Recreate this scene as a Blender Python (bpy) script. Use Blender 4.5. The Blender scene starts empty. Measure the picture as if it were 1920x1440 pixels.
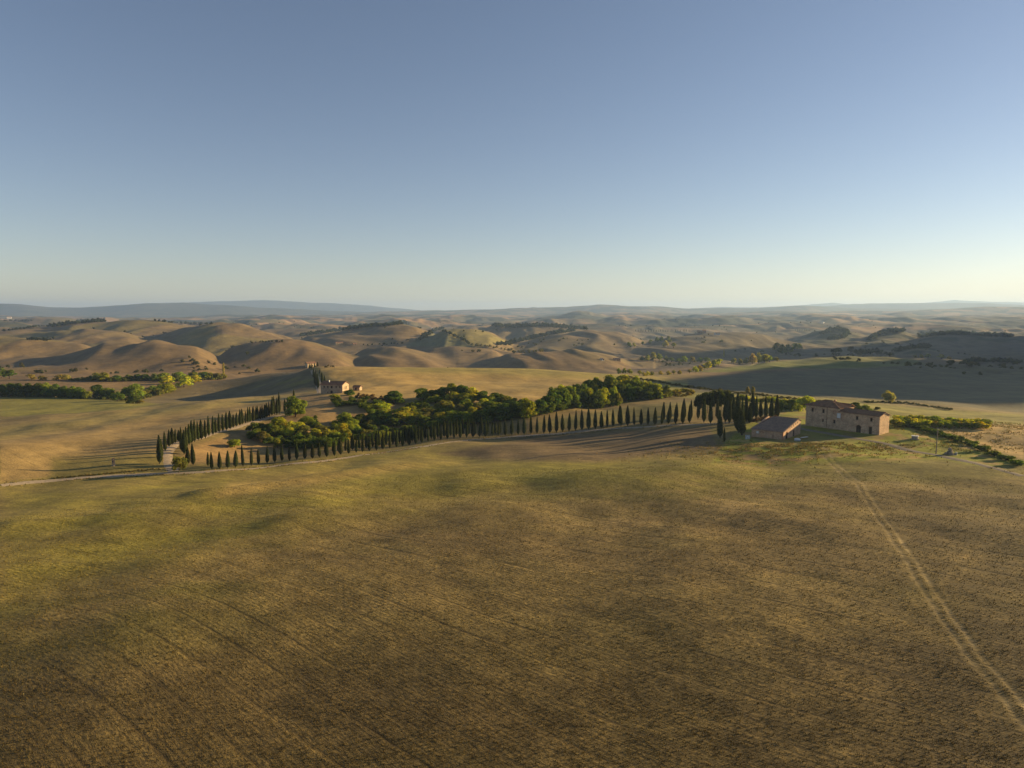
import bpy, bmesh, math, random
import numpy as np
from mathutils import Vector, Matrix

random.seed(7)
rng = np.random.default_rng(7)
scene = bpy.context.scene
col = scene.collection

# ------------------------------------------------------------------ camera
CAM_Z = 46.0                    # metres above the farmyard
F_PX = 1321.0                   # focal length in photograph pixels (1920 wide)
HORIZON = 588.0                 # row of the eye level in the photograph
PITCH = math.atan((720.0 - HORIZON) / F_PX)
cam_data = bpy.data.cameras.new('camera')
cam_data.sensor_width = 36.0
cam_data.lens = 36.0 * F_PX / 1920.0
cam_data.clip_start = 0.5
cam_data.clip_end = 300000.0
cam = bpy.data.objects.new('camera', cam_data)
col.objects.link(cam)
cam.location = (0, 0, CAM_Z)
cam.rotation_euler = (math.pi / 2 - PITCH, 0, 0)
scene.camera = cam

# ------------------------------------------------------------------ sky and sun
SUN_AZ = math.radians(17.0)     # from +X towards +Y (right, a little behind the view)
SUN_EL = math.radians(12.3)
world = bpy.data.worlds.new('World')
scene.world = world
world.use_nodes = True
wn = world.node_tree.nodes
wl = world.node_tree.links
wn.clear()
sky = wn.new('ShaderNodeTexSky')
sky.sky_type = 'NISHITA'
sky.sun_disc = False
sky.sun_elevation = SUN_EL
sky.sun_rotation = math.pi / 2 - SUN_AZ      # measured clockwise from +Y
sky.altitude = 200.0
sky.air_density = 0.85
sky.dust_density = 0.2
sky.ozone_density = 0.8
bg = wn.new('ShaderNodeBackground')
bg.inputs['Strength'].default_value = 0.05
wo = wn.new('ShaderNodeOutputWorld')
tone = wn.new('ShaderNodeMix')            # white balance of the sky
tone.data_type = 'RGBA'; tone.blend_type = 'MULTIPLY'
tone.inputs['Factor'].default_value = 1.0
tone.inputs['B'].default_value = (1.04, 0.965, 1.02, 1)
wl.new(sky.outputs[0], tone.inputs['A'])
wl.new(tone.outputs['Result'], bg.inputs['Color'])
wl.new(bg.outputs[0], wo.inputs['Surface'])

sun_data = bpy.data.lights.new('sun', 'SUN')
sun_data.energy = 5.0
sun_data.angle = math.radians(0.5)
sun_data.color = (1.0, 0.73, 0.36)
sun = bpy.data.objects.new('sun', sun_data)
col.objects.link(sun)
sun_dir = Vector((math.cos(SUN_AZ) * math.cos(SUN_EL), math.sin(SUN_AZ) * math.cos(SUN_EL), math.sin(SUN_EL)))
sun.rotation_euler = sun_dir.to_track_quat('Z', 'Y').to_euler()
sun.location = (400, 100, 200)

scene.view_settings.view_transform = 'Standard'
scene.view_settings.look = 'None'
scene.view_settings.exposure = 1.28
scene.view_settings.gamma = 1.0
scene.view_settings.use_curve_mapping = False
scene.cycles.use_denoising = True
scene.cycles.use_adaptive_sampling = False
scene.cycles.max_bounces = 6
scene.cycles.diffuse_bounces = 3
scene.cycles.transparent_max_bounces = 8
scene.cycles.transmission_bounces = 4
scene.cycles.volume_bounces = 1
scene.cycles.sample_clamp_indirect = 6.0

# ------------------------------------------------------------------ pixel helpers
CP, SP = math.cos(PITCH), math.sin(PITCH)
def ray(px, py):
    u = (px - 960.0) / F_PX
    v = (720.0 - py) / F_PX
    dy = CP + v * SP
    return u / dy, (-SP + v * CP) / dy        # x and z per metre of depth
def at(px, py, Y):                            # the point on a pixel's ray at depth Y
    a, b = ray(px, py)
    return (a * Y, Y, CAM_Z + b * Y)
def on_z(px, py, z):                          # where a pixel's ray meets the height z
    a, b = ray(px, py)
    Y = (z - CAM_Z) / b
    return (a * Y, Y, z)
def project(X, Y, Z):
    d = Z - CAM_Z
    f = Y * CP - d * SP
    f = np.where(f < 1.0, 1.0, f)
    return 960.0 + F_PX * X / f, 720.0 - F_PX * (Y * SP + d * CP) / f

# ------------------------------------------------------------------ numpy noise
def _h(ix, iy, seed):
    n = (ix.astype(np.int64) * 374761393 + iy.astype(np.int64) * 668265263 + seed * 1442695041) & 0xFFFFFFFF
    n = ((n ^ (n >> 13)) * 1274126177) & 0xFFFFFFFF
    n = n ^ (n >> 16)
    return (n & 0xFFFFFF) / float(0x1000000)
def gnoise(x, y, seed=0):
    ix, iy = np.floor(x), np.floor(y)
    fx, fy = x - ix, y - iy
    w = lambda t: t * t * t * (t * (t * 6 - 15) + 10)
    def g(dx, dy):
        a = _h(ix + dx, iy + dy, seed) * 2 * np.pi
        return np.cos(a) * (fx - dx) + np.sin(a) * (fy - dy)
    u, v = w(fx), w(fy)
    a = g(0, 0) * (1 - u) + g(1, 0) * u
    b = g(0, 1) * (1 - u) + g(1, 1) * u
    return (a * (1 - v) + b * v) * 1.5
def fbm(x, y, seed=0, n=3, gain=0.5):
    s, a, t = 0, 1.0, 0
    for k in range(n):
        s = s + a * gnoise(x * 2 ** k + 17.3 * k, y * 2 ** k - 9.1 * k, seed + k)
        t += a
        a *= gain
    return s / t
def sstep(a, b, x):
    t = np.clip((x - a) / (b - a), 0, 1)
    return t * t * (3 - 2 * t)
# ------------------------------------------------------------------ the land
# heights known from the photograph: pixel + how far away that ground lies
# ground whose height is known instead: pixel + height above the farmyard
LEVEL = [
 # foreground field
 (960,1440,-2.8),(0,1440,-3.0),(1920,1440,-2.2),(960,1200,-3),(0,1200,-4.4),(1920,1200,-1.6),(480,1300,-3.4),(1440,1300,-2.4),
 (960,1050,-3.2),(300,1050,-5.2),(0,1050,-6.4),(1500,1050,-1.6),(1900,1050,-0.8),(700,1120,-3.4),(1300,1120,-2.2),
 (960,950,-4.2),(500,960,-6.0),(200,960,-7.4),(0,985,-7.8),(1500,940,-1.2),(1850,960,-0.3),(1250,950,-2.4),
 (960,890,-5.4),(700,900,-7.4),(500,905,-8.6),(250,925,-9.6),(0,935,-10.2),(1300,880,-2.4),(1560,868,-1.0),(1750,880,-0.3),(1915,905,0),
 # road from the left edge to the farmyard
 (0,912,-10.8),(150,896,-10.8),(330,884,-10.8),(440,878,-11),(571,863,-11.2),(700,848,-11.2),(851,826,-11),(1000,815,-10.2),(1103,807,-8),
 (1228,797,-4.6),(1293,793,-2.6),(1400,790,-1),
 (900,860,-8.0),(1050,850,-7.0),(1200,845,-5.0),(1330,840,-2.4),(760,870,-9.2),(600,885,-10),
 # farmyard
 (1408,822,-1.2),(1468,825,-1),(1500,816,-0.5),(1510,797,0),(1580,808,0),(1648,817,0),(1666,812,0.1),(1540,835,-0.6),(1640,840,-0.2),
 (1755,851,0),(1840,868,0.2),(1715,823,0.4),(1700,799,0.6),(1800,827,0.6),(1909,871,0.4),(1900,820,1.2),(1920,800,1.0),(1780,803,0.8),
 (1440,850,-1.4),(1680,785,0),(1850,792,0.4),(1600,775,-1.5),(1480,770,-1.5),(1540,766,-2),
]
SEEN = [
 # left avenue and left field
 (320,850,274),(335,832,290),(390,819,308),(450,800,338),(530,775,388),(100,870,257),(0,885,241),(150,840,284),(0,840,268),
 (250,800,345),(50,808,350),(50,787,400),(230,768,430),(400,765,410),(480,742,485),(560,738,490),(0,800,370),
 # valley on the left
 (100,745,560),(0,768,470),(0,745,560),(100,716,680),(0,712,700),(200,702,800),(330,718,680),(240,752,530),(380,700,830),(20,705,800),
 # hill with the house on top
 (580,689,605),(430,713,715),(330,733,620),(500,700,690),(600,725,520),(560,735,495),(640,688,612),(700,688,618),(800,689,622),(900,690,622),
 (1000,692,618),(1100,701,605),(1180,708,588),(1240,717,575),(750,715,520),(900,715,540),(1000,722,520),(860,745,430),(1000,742,440),
 (680,728,470),(640,737,440),(602,739,443),(700,748,415),(960,700,585),(1100,718,540),
 # ravine and slope behind the road
 (600,846,296),(700,836,310),(800,822,326),(650,826,318),(800,800,352),(560,790,360),(700,776,375),(850,790,362),(600,760,395),(930,775,378),(760,762,395),
 (400,850,285),(440,838,300),(400,832,302),(500,805,335),(540,800,345),
 (1050,776,362),(1000,787,350),(1200,753,402),(1150,762,385),(1100,785,346),(1200,780,345),(1260,760,375),(1240,745,410),(1300,752,385),
 (1340,785,325),(1300,733,480),(1420,745,430),(1480,747,425),(1400,768,350),(1700,766,415),(1920,779,392),(1600,757,430),(1800,772,402),
 # right: valley and the dark hill
 (1300,722,610),(1160,700,780),(1250,698,820),(1400,705,760),(1400,730,560),(1600,745,520),(1750,750,500),(1900,765,470),
 (1300,690,900),(1500,700,800),(1700,715,700),(1900,735,620),(1600,690,880),(1800,690,880),(1920,700,840),(1640,668,1080),(1500,676,1020),(1400,684,960),
 (1740,682,960),(1840,685,950),(1920,688,930),(1700,672,1050),
]
# ground that the photograph hides or shows only in part: column, distance, height
GUESS = [
 (450,560,-21),(250,600,-23),(600,800,-34),(750,850,-42),(900,860,-45),(1050,820,-42),(300,900,-31),(100,920,-28),(0,950,-30),
 (450,950,-36),(600,1050,-42),(800,1050,-46),(1000,1050,-44),(1150,980,-38),(1300,1060,-40),(1450,1200,-44),(1650,1300,-44),(1850,1200,-40),
 (588,560,-4.5),(540,600,-8.5),(500,610,-16),(450,620,-23),(540,540,-13),(480,560,-20),(400,600,-25),
 (680,335,-15),(620,320,-15),(760,345,-15.5),(870,350,-14),(540,320,-12),
 (960,40,-3.5),(300,40,-4),(1700,40,-2.5),(960,20,-3.5),
 (1700,520,-18),(1500,560,-19),(1900,480,-16),
]
PTS = []
for px, py, Y in SEEN:
    PTS.append(at(px, py, Y))
for px, py, z in LEVEL:
    PTS.append(on_z(px, py, z))
for px, Y, z in GUESS:
    PTS.append((ray(px, 700)[0] * Y, Y, z))
# the country beyond: mean level, to be folded below
FAR_Z = [(1400, -46), (2000, -49), (3000, -48), (5000, -42), (8000, -30), (13000, 0), (18000, 0), (26000, 0)]
def far_level(R):
    return np.interp(np.log(R), [math.log(a) for a, b in FAR_Z], [b for a, b in FAR_Z])
for R, z in FAR_Z:
    for a in (-36, -24, -12, 0, 12, 24, 36):
        PTS.append((R * math.sin(math.radians(a)), R * math.cos(math.radians(a)), z))
for a in list(range(50, 181, 20)) + list(range(-170, -49, 20)):
    for R, z in ((15, -3.5), (40, -4), (90, -5), (180, -8), (350, -9), (700, -20), (1400, -30), (3000, -30), (8000, -20), (16000, 0), (26000, 0)):
        if a > 0 and a < 95: z = {90: -1.8, 180: -0.5, 350: 0.5, 700: -8}.get(R, z)
        PTS.append((R * math.sin(math.radians(a)), R * math.cos(math.radians(a)), z))
PTS = np.array(PTS)
def conf(X, Y):
    return np.arctan2(X, Y), 0.5 * np.log(np.maximum(X * X + Y * Y, 25.0))
pa, pl = conf(PTS[:, 0], PTS[:, 1])
# drop points that nearly coincide
keep = []
for i in range(len(pa)):
    if all((pa[i] - pa[j]) ** 2 + (pl[i] - pl[j]) ** 2 > 0.008 ** 2 for j in keep):
        keep.append(i)
PTS, pa, pl = PTS[keep], pa[keep], pl[keep]
def phi(r2):
    return 0.5 * r2 * np.log(r2 + 1e-12)
n = len(pa)
A = np.zeros((n + 3, n + 3))
A[:n, :n] = phi((pa[:, None] - pa[None]) ** 2 + (pl[:, None] - pl[None]) ** 2) + np.eye(n) * 4e-4
A[:n, n], A[:n, n + 1], A[:n, n + 2] = 1, pa, pl
A[n:, :n] = A[:n, n:].T
COEF = np.linalg.solve(A, np.concatenate([PTS[:, 2], np.zeros(3)]))
def base_h(X, Y):
    a, l = conf(X, Y)
    out = np.empty(X.shape)
    fa, fl, fo = a.ravel(), l.ravel(), out.ravel()
    for s in range(0, fa.size, 8000):
        aa, ll = fa[s:s + 8000], fl[s:s + 8000]
        k = (aa[:, None] - pa[None]) ** 2
        k += (ll[:, None] - pl[None]) ** 2
        k += 1e-12
        q = np.log(k.astype(np.float32))
        k *= q
        fo[s:s + 8000] = 0.5 * (k @ COEF[:n]) + COEF[n] + COEF[n + 1] * aa + COEF[n + 2] * ll
    return fo.reshape(X.shape)

# unseen hills added right of the frame to shade the ploughed slope and hills beyond
SHADE_HILLS = [(2820, 1010, 265, 500, 330, -36), (2446, 2000, 300, 700, 420, -36)]
# hill crests read off the photograph: distance, half depth (m), [(column, crest row)]
LAYERS = [
 (1120, 170, [(40,698),(67,692),(110,676),(150,660),(190,650),(233,645),(300,642),(340,646),(367,650),(400,668),(425,690)]),
 (1300, 160, [(-140,640),(0,637),(40,638),(83,643),(150,651),(185,664),(210,676)]),
 (1180, 170, [(395,692),(407,670),(430,658),(467,649),(533,643),(583,645),(615,652),(640,660),(673,675),(703,690)]),
 (1260, 170, [(650,690),(668,668),(690,655),(740,647),(780,649),(807,655),(840,670),(873,690)]),
 (1370, 150, [(780,676),(807,656),(850,651),(890,653),(923,658),(945,672)]),
 (1180, 150, [(900,696),(923,680),(957,667),(990,661),(1040,661),(1107,666),(1157,675),(1185,692)]),
 (1750, 230, [(-150,632),(0,628),(60,623),(120,619),(180,620),(240,627),(290,640),(330,655)]),
 (2150, 260, [(-150,618),(0,612),(67,614),(143,608),(200,606),(250,603),(300,605),(333,609),(380,616),(430,628)]),
 (1800, 230, [(240,650),(267,637),(317,624),(350,616),(383,611),(417,606),(450,609),(483,615),(533,631),(580,648)]),
 (2700, 260, [(430,626),(500,618),(560,615),(610,617),(660,622),(700,630)]),
 (1950, 240, [(540,648),(590,631),(640,621),(700,613),(745,608),(773,608),(790,613),(827,633),(850,648)]),
 (1800, 180, [(735,660),(757,645),(790,630),(827,620),(850,617),(873,616),(900,618),(923,624),(950,641),(965,655)]),
 (2000, 230, [(920,660),(940,651),(990,640),(1030,631),(1057,626),(1107,620),(1157,621),(1185,629),(1207,640),(1257,656)]),
 (2700, 230, [(880,622),(930,613),(990,611),(1050,612),(1100,618),(1150,625)]),
 (1650, 170, [(1150,668),(1200,655),(1250,647),(1300,648),(1340,656),(1380,668)]),
 (1900, 240, [(1200,650),(1240,638),(1280,630),(1313,625),(1397,625),(1447,636),(1490,644),(1530,652),(1560,664)]),
 (2450, 200, [(1480,640),(1510,628),(1547,620),(1580,620),(1613,627),(1640,638)]),
 (2250, 200, [(1580,652),(1610,640),(1647,628),(1690,623),(1720,632),(1745,645)]),
 (2050, 220, [(1690,650),(1723,637),(1763,630),(1830,631),(1920,633),(2080,630),(2300,640)]),
 (1550, 130, [(1640,672),(1680,660),(1720,652),(1760,655),(1800,668)]),
 (4300, 380, [(-200,604),(0,602),(120,600),(260,605),(360,606),(433,603),(470,598),(520,601),(600,604),(640,607),(690,603),(740,600),(800,603),(860,605),(923,601),(970,604),(1040,599),(1097,596),(1150,599),(1207,597),(1280,601),(1347,595),(1400,600),(1480,597),(1530,594),(1580,592),(1640,596),(1720,598),(1800,597),(1920,596),(2200,598)]),
 (3300, 280, [(-200,609),(0,606),(90,609),(300,612),(420,613),(500,608),(580,611),(660,615),(730,611),(800,616),(900,610),(960,608),(1020,612),(1110,609),(1180,606),(1250,611),(1330,608),(1420,612),(1510,606),(1600,609),(1690,612),(1780,607),(1860,610),(1960,609),(2200,608)]),
 (5800, 480, [(-200,598),(300,597),(430,598),(500,592),(560,595),(640,597),(720,593),(800,596),(880,594),(960,597),(1040,592),(1097,587),(1140,592),(1207,590),(1270,594),(1350,590),(1430,593),(1520,588),(1620,590),(1700,588),(1790,591),(1880,587),(2000,588),(2200,590)]),
]
RIDGES = [  # far ranges: distance, depth, [(column, top row)]
 (11500, 1900, [(-500,566),(0,571),(40,572),(90,577),(150,576),(210,573),(260,570),(345,567),(420,573),(480,577),(560,580),(650,584),(740,588)]),
 (17500, 2500, [(150,590),(280,572),(330,569),(400,565),(490,563),(560,565),(640,570),(700,574),(760,580),(850,588),(960,583),(1000,575),(1040,581),(1120,590)]),
 (10500, 1800, [(560,592),(650,586),(760,583),(860,581),(960,578),(1060,576),(1120,571),(1180,575),(1240,575),(1290,579),(1400,577),(1480,575),(1540,576),(1700,580),(2300,580)]),
 (12800, 1800, [(1380,590),(1480,582),(1560,573),(1600,569),(1680,569),(1760,567),(1850,569),(1920,571),(2300,566)]),
 (18500, 2500, [(1200,586),(1290,577),(1350,575),(1430,576),(1500,573),(1560,568),(1620,575),(1700,572),(1790,562),(1850,566),(1920,567),(2300,566)]),
 (7600, 1200, [(-400,590),(300,596),(420,592),(560,594),(700,588),(850,590),(1000,590),(1150,586),(1300,588),(1450,584),(1600,583),(1750,580),(1920,576),(2300,578)]),
]
def world_line(pts):
    out = []
    for px, py, z in pts: out.append(on_z(px, py, z)[:2])
    return np.array(out)
def line_dist(P, X, Y):                       # signed distance to a polyline
    best = np.full(X.shape, 1e9); sgn = np.zeros(X.shape)
    for (x0, y0), (x1, y1) in zip(P[:-1], P[1:]):
        L = math.hypot(x1 - x0, y1 - y0)
        t = np.clip(((X - x0) * (x1 - x0) + (Y - y0) * (y1 - y0)) / L ** 2, 0, 1)
        d = np.hypot(X - x0 - t * (x1 - x0), Y - y0 - t * (y1 - y0))
        s = ((X - x0) * (y1 - y0) - (Y - y0) * (x1 - x0)) / L
        u = d < best
        best = np.where(u, d, best); sgn = np.where(u, s, sgn)
    return best, sgn
SWELLS = [(world_line(p), w, a) for p, w, a in (
 ([(400, 938, -9.0), (560, 905, -8.6), (700, 882, -8.4), (820, 868, -8.0)], 7.0, 1.6),
 ([(-60, 1075, -6.4), (150, 1062, -6.0), (330, 1058, -5.6)], 6.0, 0.8),
 ([(40, 985, -7.8), (200, 972, -7.6), (330, 966, -7.2)], 6.0, 0.9),
 ([(880, 905, -5.2), (1100, 890, -4.2), (1300, 884, -2.6)], 8.0, 0.8),
 ([(1480, 915, -1.2), (1640, 922, -0.9), (1800, 930, -0.6), (1960, 946, -0.3)], 8.0, 1.0),
 ([(520, 985, -5.6), (760, 960, -4.8), (950, 945, -4.2)], 8.0, 0.8))]
def height(X, Y):
    R = np.hypot(X, Y)
    z = base_h(X, Y)
    az = np.arctan2(X, Y)
    lR = np.log(np.maximum(R, 5))
    for px, Yc, rx, ry, h, rot in SHADE_HILLS:
        cx = ray(px, 640)[0] * Yc
        c, s = math.cos(math.radians(rot)), math.sin(math.radians(rot))
        dx, dy = X - cx, Y - Yc
        q = ((dx * c + dy * s) / rx) ** 2 + ((-dx * s + dy * c) / ry) ** 2
        z = z + (h if h > 100 else 0.85 * h) * np.exp(-q)
    # near undulation of the fields
    kn = (1 - sstep(420, 700, R)) * (1 - 0.9 * np.exp(-((X - 112) / 48) ** 2 - ((Y - 268) / 36) ** 2)) * (1 - 0.8 * np.exp(-((X + 112) / 40) ** 2 - ((Y - 445) / 40) ** 2)) * (1 - 0.85 * np.exp(-((X + 165) / 55) ** 2 - ((Y - 285) / 50) ** 2))
    z = z + kn * (1.8 * gnoise(X / 34 + 3.1, Y / 42 + 7.7, 3) * (0.25 + 0.75 * sstep(110, 220, R)) * sstep(50, 110, R) + 0.28 * gnoise(X / 15 + 0.3 * Y / 21, Y / 17, 4) * sstep(60, 120, R) + 0.10 * fbm(X / 11, Y / 9, 5, 2))
    # long low swells that catch the light
    for P, wd, amp in SWELLS:
        near = (R < 420) & (Y > 60)
        if near.any():
            d = line_dist(P, X[near], Y[near])[0]
            z[near] += amp * np.exp(-(d / wd) ** 2)
    for Rc, dep, prof in LAYERS:
        azs = np.array([math.atan(ray(p, 620)[0]) for p, q in prof])
        tops = np.array([CAM_Z + ray(p, q)[1] * Rc for p, q in prof])
        m = (az > azs[0] - 0.04) & (az < azs[-1] + 0.04) & (Y - Rc < 2.6 * dep) & (Rc - Y < 4.2 * dep)
        if not m.any(): continue
        a_, x_, y_ = az[m], X[m], Y[m]
        # rounded crest line
        top = (np.interp(a_ - 0.006, azs, tops) + 2 * np.interp(a_, azs, tops) + np.interp(a_ + 0.006, azs, tops)) / 4
        edge = sstep(azs[0] - 0.035, azs[0] + 0.01, a_) * (1 - sstep(azs[-1] - 0.01, azs[-1] + 0.035, a_))
        off = 0.35 * dep * gnoise(x_ / (1.6 * dep), y_ * 0 + Rc, 211)
        dy_ = y_ - Rc - off
        sh = np.exp(-(dy_ / np.where(dy_ < 0, 1.75 * dep, dep)) ** 2 * 1.5)
        lvl = far_level(R[m]) - 4
        cand = lvl + (top - lvl) * sh * edge + 1.2 * dep / 100 * gnoise(x_ / (0.45 * dep), y_ / (1.6 * dep), 221 + int(Rc) % 13) * sh
        k_ = 5.0                                # smooth maximum with what is there
        d_ = np.clip((cand - z[m]) / k_, -30, 30)
        z[m] = np.where(edge * sh > 0.01, z[m] + k_ * np.log1p(np.exp(d_)) - k_ * np.log1p(np.exp(-np.maximum(np.abs(d_), 6))), z[m])
    # soft folds of the clay hills
    km = sstep(760, 1150, R)
    wx = X + 70 * gnoise(X / 300, Y / 300, 21)
    wy = Y + 70 * gnoise(X / 300 + 9, Y / 300, 22)
    k1 = km * (1 - sstep(4500, 9000, R))
    z = z + k1 * (5 * gnoise(wx / 330, wy / 420, 11) + 4.5 * gnoise(wx / 150 + 4, wy / 260, 12))
    gul = 1 - np.sqrt(gnoise(wx / 105, wy / 210, 13) ** 2 + 0.012) * 2.4
    z = z + k1 * (4.6 * gul + 3.4 * gnoise(wx / 58 + 0.3 * wy / 90, wy / 130, 14) + 1.5 * gnoise(wx / 27, wy / 60, 15))
    k2 = sstep(2600, 4200, R)
    z = z + k2 * (14 * gnoise(X / 800 + 1.7, Y / 900, 31) + 22 * gnoise(X / 330, Y / 420, 32) + 11 * gnoise(X / 140, Y / 190, 33))
    k3 = sstep(5200, 9000, R)
    z = z + k3 * 24 * gnoise(X / 2100 + 5, Y / 2600, 41)
    for Rc, dep, prof in RIDGES:
        pxs = np.array([p for p, q in prof], float)
        tops = np.array([CAM_Z + ray(p, q)[1] * Rc for p, q in prof])
        azs = np.array([math.atan(ray(p, 575)[0]) for p in pxs])
        top = np.interp(az, azs, tops)
        edge = sstep(azs[0] - 0.05, azs[0] + 0.12, az) * (1 - sstep(azs[-1] + 0.3, azs[-1] + 0.8, az))
        top = top + 26 * fbm(X / 900, Y / 900, int(Rc) % 97, 3)
        sh = np.exp(-(np.abs(R * np.cos(az) - Rc - 500 * gnoise(az * 9, lR * 0, 51)) / dep) ** 2 * 1.6)
        spur = 1 - 0.32 * np.abs(gnoise(X / 1400, Y / 3600, 61 + int(Rc) % 7)) * (1 - sh) * 2
        lvl = far_level(R) - 20
        cand = lvl + (top - lvl) * sh * spur
        z = np.where(edge * sh > 0.02, np.maximum(z, z + (cand - z) * edge), z)
    return z

# polar sheet: fine inside the view and a step to the side of it, coarse behind
AZ = np.concatenate([np.radians(np.arange(-180, -50, 6.5)), np.linspace(math.radians(-50), math.radians(50), 900), np.radians(np.arange(56.5, 180, 6.5))])
LR = np.concatenate([np.log([6, 12, 20, 30, 40]), np.linspace(math.log(50), math.log(25000), 820)])
GA, GL = np.meshgrid(AZ, LR)
GX, GY = np.sin(GA) * np.exp(GL), np.cos(GA) * np.exp(GL)
GZ = height(GX, GY)
# wheel ruts of the field track that leaves the farmyard
TRACK = world_line([(1556, 862, -1), (1575, 882, -1), (1600, 905, -1), (1634, 945, -0.9), (1662, 985, -1.0), (1700, 1045, -1.2), (1745, 1110, -1.4), (1790, 1180, -1.6), (1845, 1250, -1.8), (1925, 1345, -2), (2080, 1500, -2.2)])
sel = (GX > 30) & (GX < 130) & (GY > 40) & (GY < 260)
TD = np.full(GX.shape, 99.0)
TD[sel] = line_dist(TRACK, GX[sel] + 0.35 * gnoise(GX[sel] / 9, GY[sel] / 9, 131), GY[sel])[1]
RUT = np.exp(-((np.abs(TD) - 0.95) / 0.42) ** 2)
TRACK2 = world_line([(1930, 945, -0.5), (1895, 975, -0.6), (1845, 1018, -0.8), (1800, 1065, -1.0), (1765, 1120, -1.2)])
T2 = np.full(GX.shape, 99.0)
T2[sel] = line_dist(TRACK2, GX[sel], GY[sel])[0]
RUT2 = np.exp(-((T2 - 0.9) / 0.4) ** 2)
ROWS_A = math.radians(-31)                    # direction of the drill rows in the near field
def across(X, Y):
    s, t = -math.sin(ROWS_A) * X + math.cos(ROWS_A) * Y, math.cos(ROWS_A) * X + math.sin(ROWS_A) * Y
    return s + 7.0 * np.sin(t * 0.021 + 1.0) + 3.0 * np.sin(s * 0.035 + t * 0.03)
GZ = GZ - 0.07 * RUT
def ground(x, y):                             # height of the built sheet
    a, l = math.atan2(x, y), math.log(max(math.hypot(x, y), 6.01))
    i = min(max(int(np.searchsorted(AZ, a)) - 1, 0), len(AZ) - 2)
    j = min(max(int(np.searchsorted(LR, l)) - 1, 0), len(LR) - 2)
    s = (a - AZ[i]) / (AZ[i + 1] - AZ[i])
    t = (l - LR[j]) / (LR[j + 1] - LR[j])
    s, t = min(max(s, 0), 1), min(max(t, 0), 1)
    return float((GZ[j, i] * (1 - s) + GZ[j, i + 1] * s) * (1 - t) + (GZ[j + 1, i] * (1 - s) + GZ[j + 1, i + 1] * s) * t)
def hit(px, py, y0=60.0, y1=40000.0):         # first ground a pixel's ray meets
    a, b = ray(px, py)
    Y = y0
    while Y < y1:
        if CAM_Z + b * Y <= ground(a * Y, Y):
            lo, hi = Y / 1.01, Y
            for _ in range(14):
                m = (lo + hi) / 2
                if CAM_Z + b * m <= ground(a * m, m): hi = m
                else: lo = m
            return (a * hi, hi, ground(a * hi, hi))
        Y *= 1.01
    return None
# ------------------------------------------------------------------ land cover (what grows or lies on the ground)
DRY = (0.225, 0.175, 0.075); GRN = (0.165, 0.150, 0.040); SOIL = (0.145, 0.108, 0.058); STRAW = (0.37, 0.275, 0.135)
CLAY = (0.160, 0.110, 0.062); DCLAY = (0.125, 0.112, 0.066); HAY = (0.46, 0.29, 0.115); CROP = (0.135, 0.150, 0.030)
OLIVE = (0.17, 0.145, 0.050); WOOD = (0.035, 0.042, 0.022); GOLD = (0.40, 0.275, 0.105); LAWN = (0.23, 0.24, 0.032)
PX, PY = project(GX, GY, GZ)
cov = np.empty(GX.shape + (3,))
def mixin(mask, c):
    m = np.clip(mask, 0, 1)[..., None]
    cov[:] = cov * (1 - m) + np.array(c) * m
def region(poly, soft=4.0, y=(0, 1e9)):
    """soft mask of an area whose outline was read off the photograph (the depth range picks the piece of ground)"""
    P = np.array(poly, float)
    lo, hi = P.min(0) - soft, P.max(0) + soft
    sel = (PX > lo[0]) & (PX < hi[0]) & (PY > lo[1]) & (PY < hi[1]) & (GY > y[0]) & (GY < y[1])
    out = np.zeros(GX.shape)
    if not sel.any(): return out
    x, yy = PX[sel], PY[sel]
    inside = np.zeros(x.shape, bool)
    d = np.full(x.shape, 1e9)
    for i in range(len(P)):
        (x0, y0), (x1, y1) = P[i], P[(i + 1) % len(P)]
        c = ((y0 > yy) != (y1 > yy)) & (x < (x1 - x0) * (yy - y0) / (y1 - y0 + 1e-9) + x0)
        inside ^= c
        t = np.clip(((x - x0) * (x1 - x0) + (yy - y0) * (y1 - y0)) / ((x1 - x0) ** 2 + (y1 - y0) ** 2 + 1e-9), 0, 1)
        d = np.minimum(d, np.hypot(x - x0 - t * (x1 - x0), yy - y0 - t * (y1 - y0)))
    sd = np.where(inside, d, -d)
    out[sel] = sstep(-soft, soft, sd)
    return out
GR = np.hypot(GX, GY)
n_big = fbm(GX / 90, GY / 60, 71, 3)
n_mid = fbm(GX / 26, GY / 14, 72, 3)
n_sm = fbm(GX / 7, GY / 5, 73, 2)
cov[:] = DRY
mixin(sstep(-0.05, 0.35, n_big + 0.5 * n_mid) * 0.75, GRN)
mixin(sstep(0.05, 0.4, -n_big + 0.6 * n_mid) * 0.6, SOIL)
# greener upper part and left of the near field, barer and browner below, straw where the tracks start
mixin(region([(0, 905), (700, 850), (1000, 850), (1400, 870), (1560, 875), (1350, 905), (900, 930), (500, 1000), (250, 1075), (0, 1130)], 40, (0, 300)) * (0.65 + 0.5 * n_mid), (0.27, 0.235, 0.05))
mixin(region([(900, 870), (1330, 865), (1350, 900), (1000, 905)], 14, (0, 300)) * 0.5, (0.19, 0.18, 0.04))
mixin(region([(500, 1080), (900, 980), (1300, 960), (1600, 1040), (1650, 1300), (900, 1350), (300, 1250)], 120, (0, 300)) * (0.55 + 0.5 * n_mid), (0.20, 0.153, 0.075))
mixin(region([(-200, 1230), (600, 1180), (1400, 1200), (2100, 1150), (2300, 1700), (-400, 1700)], 140, (0, 140)) * 0.85, (0.112, 0.084, 0.040))  # bottom edge: brown soil, with lens darkening put into the colour as well
mixin(region([(1640, 950), (1990, 960), (1990, 1400), (1800, 1180), (1700, 1030)], 40, (0, 300)) * 0.75, (0.125, 0.095, 0.046))  # right corner, lens falloff partly put into its colour too
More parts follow.
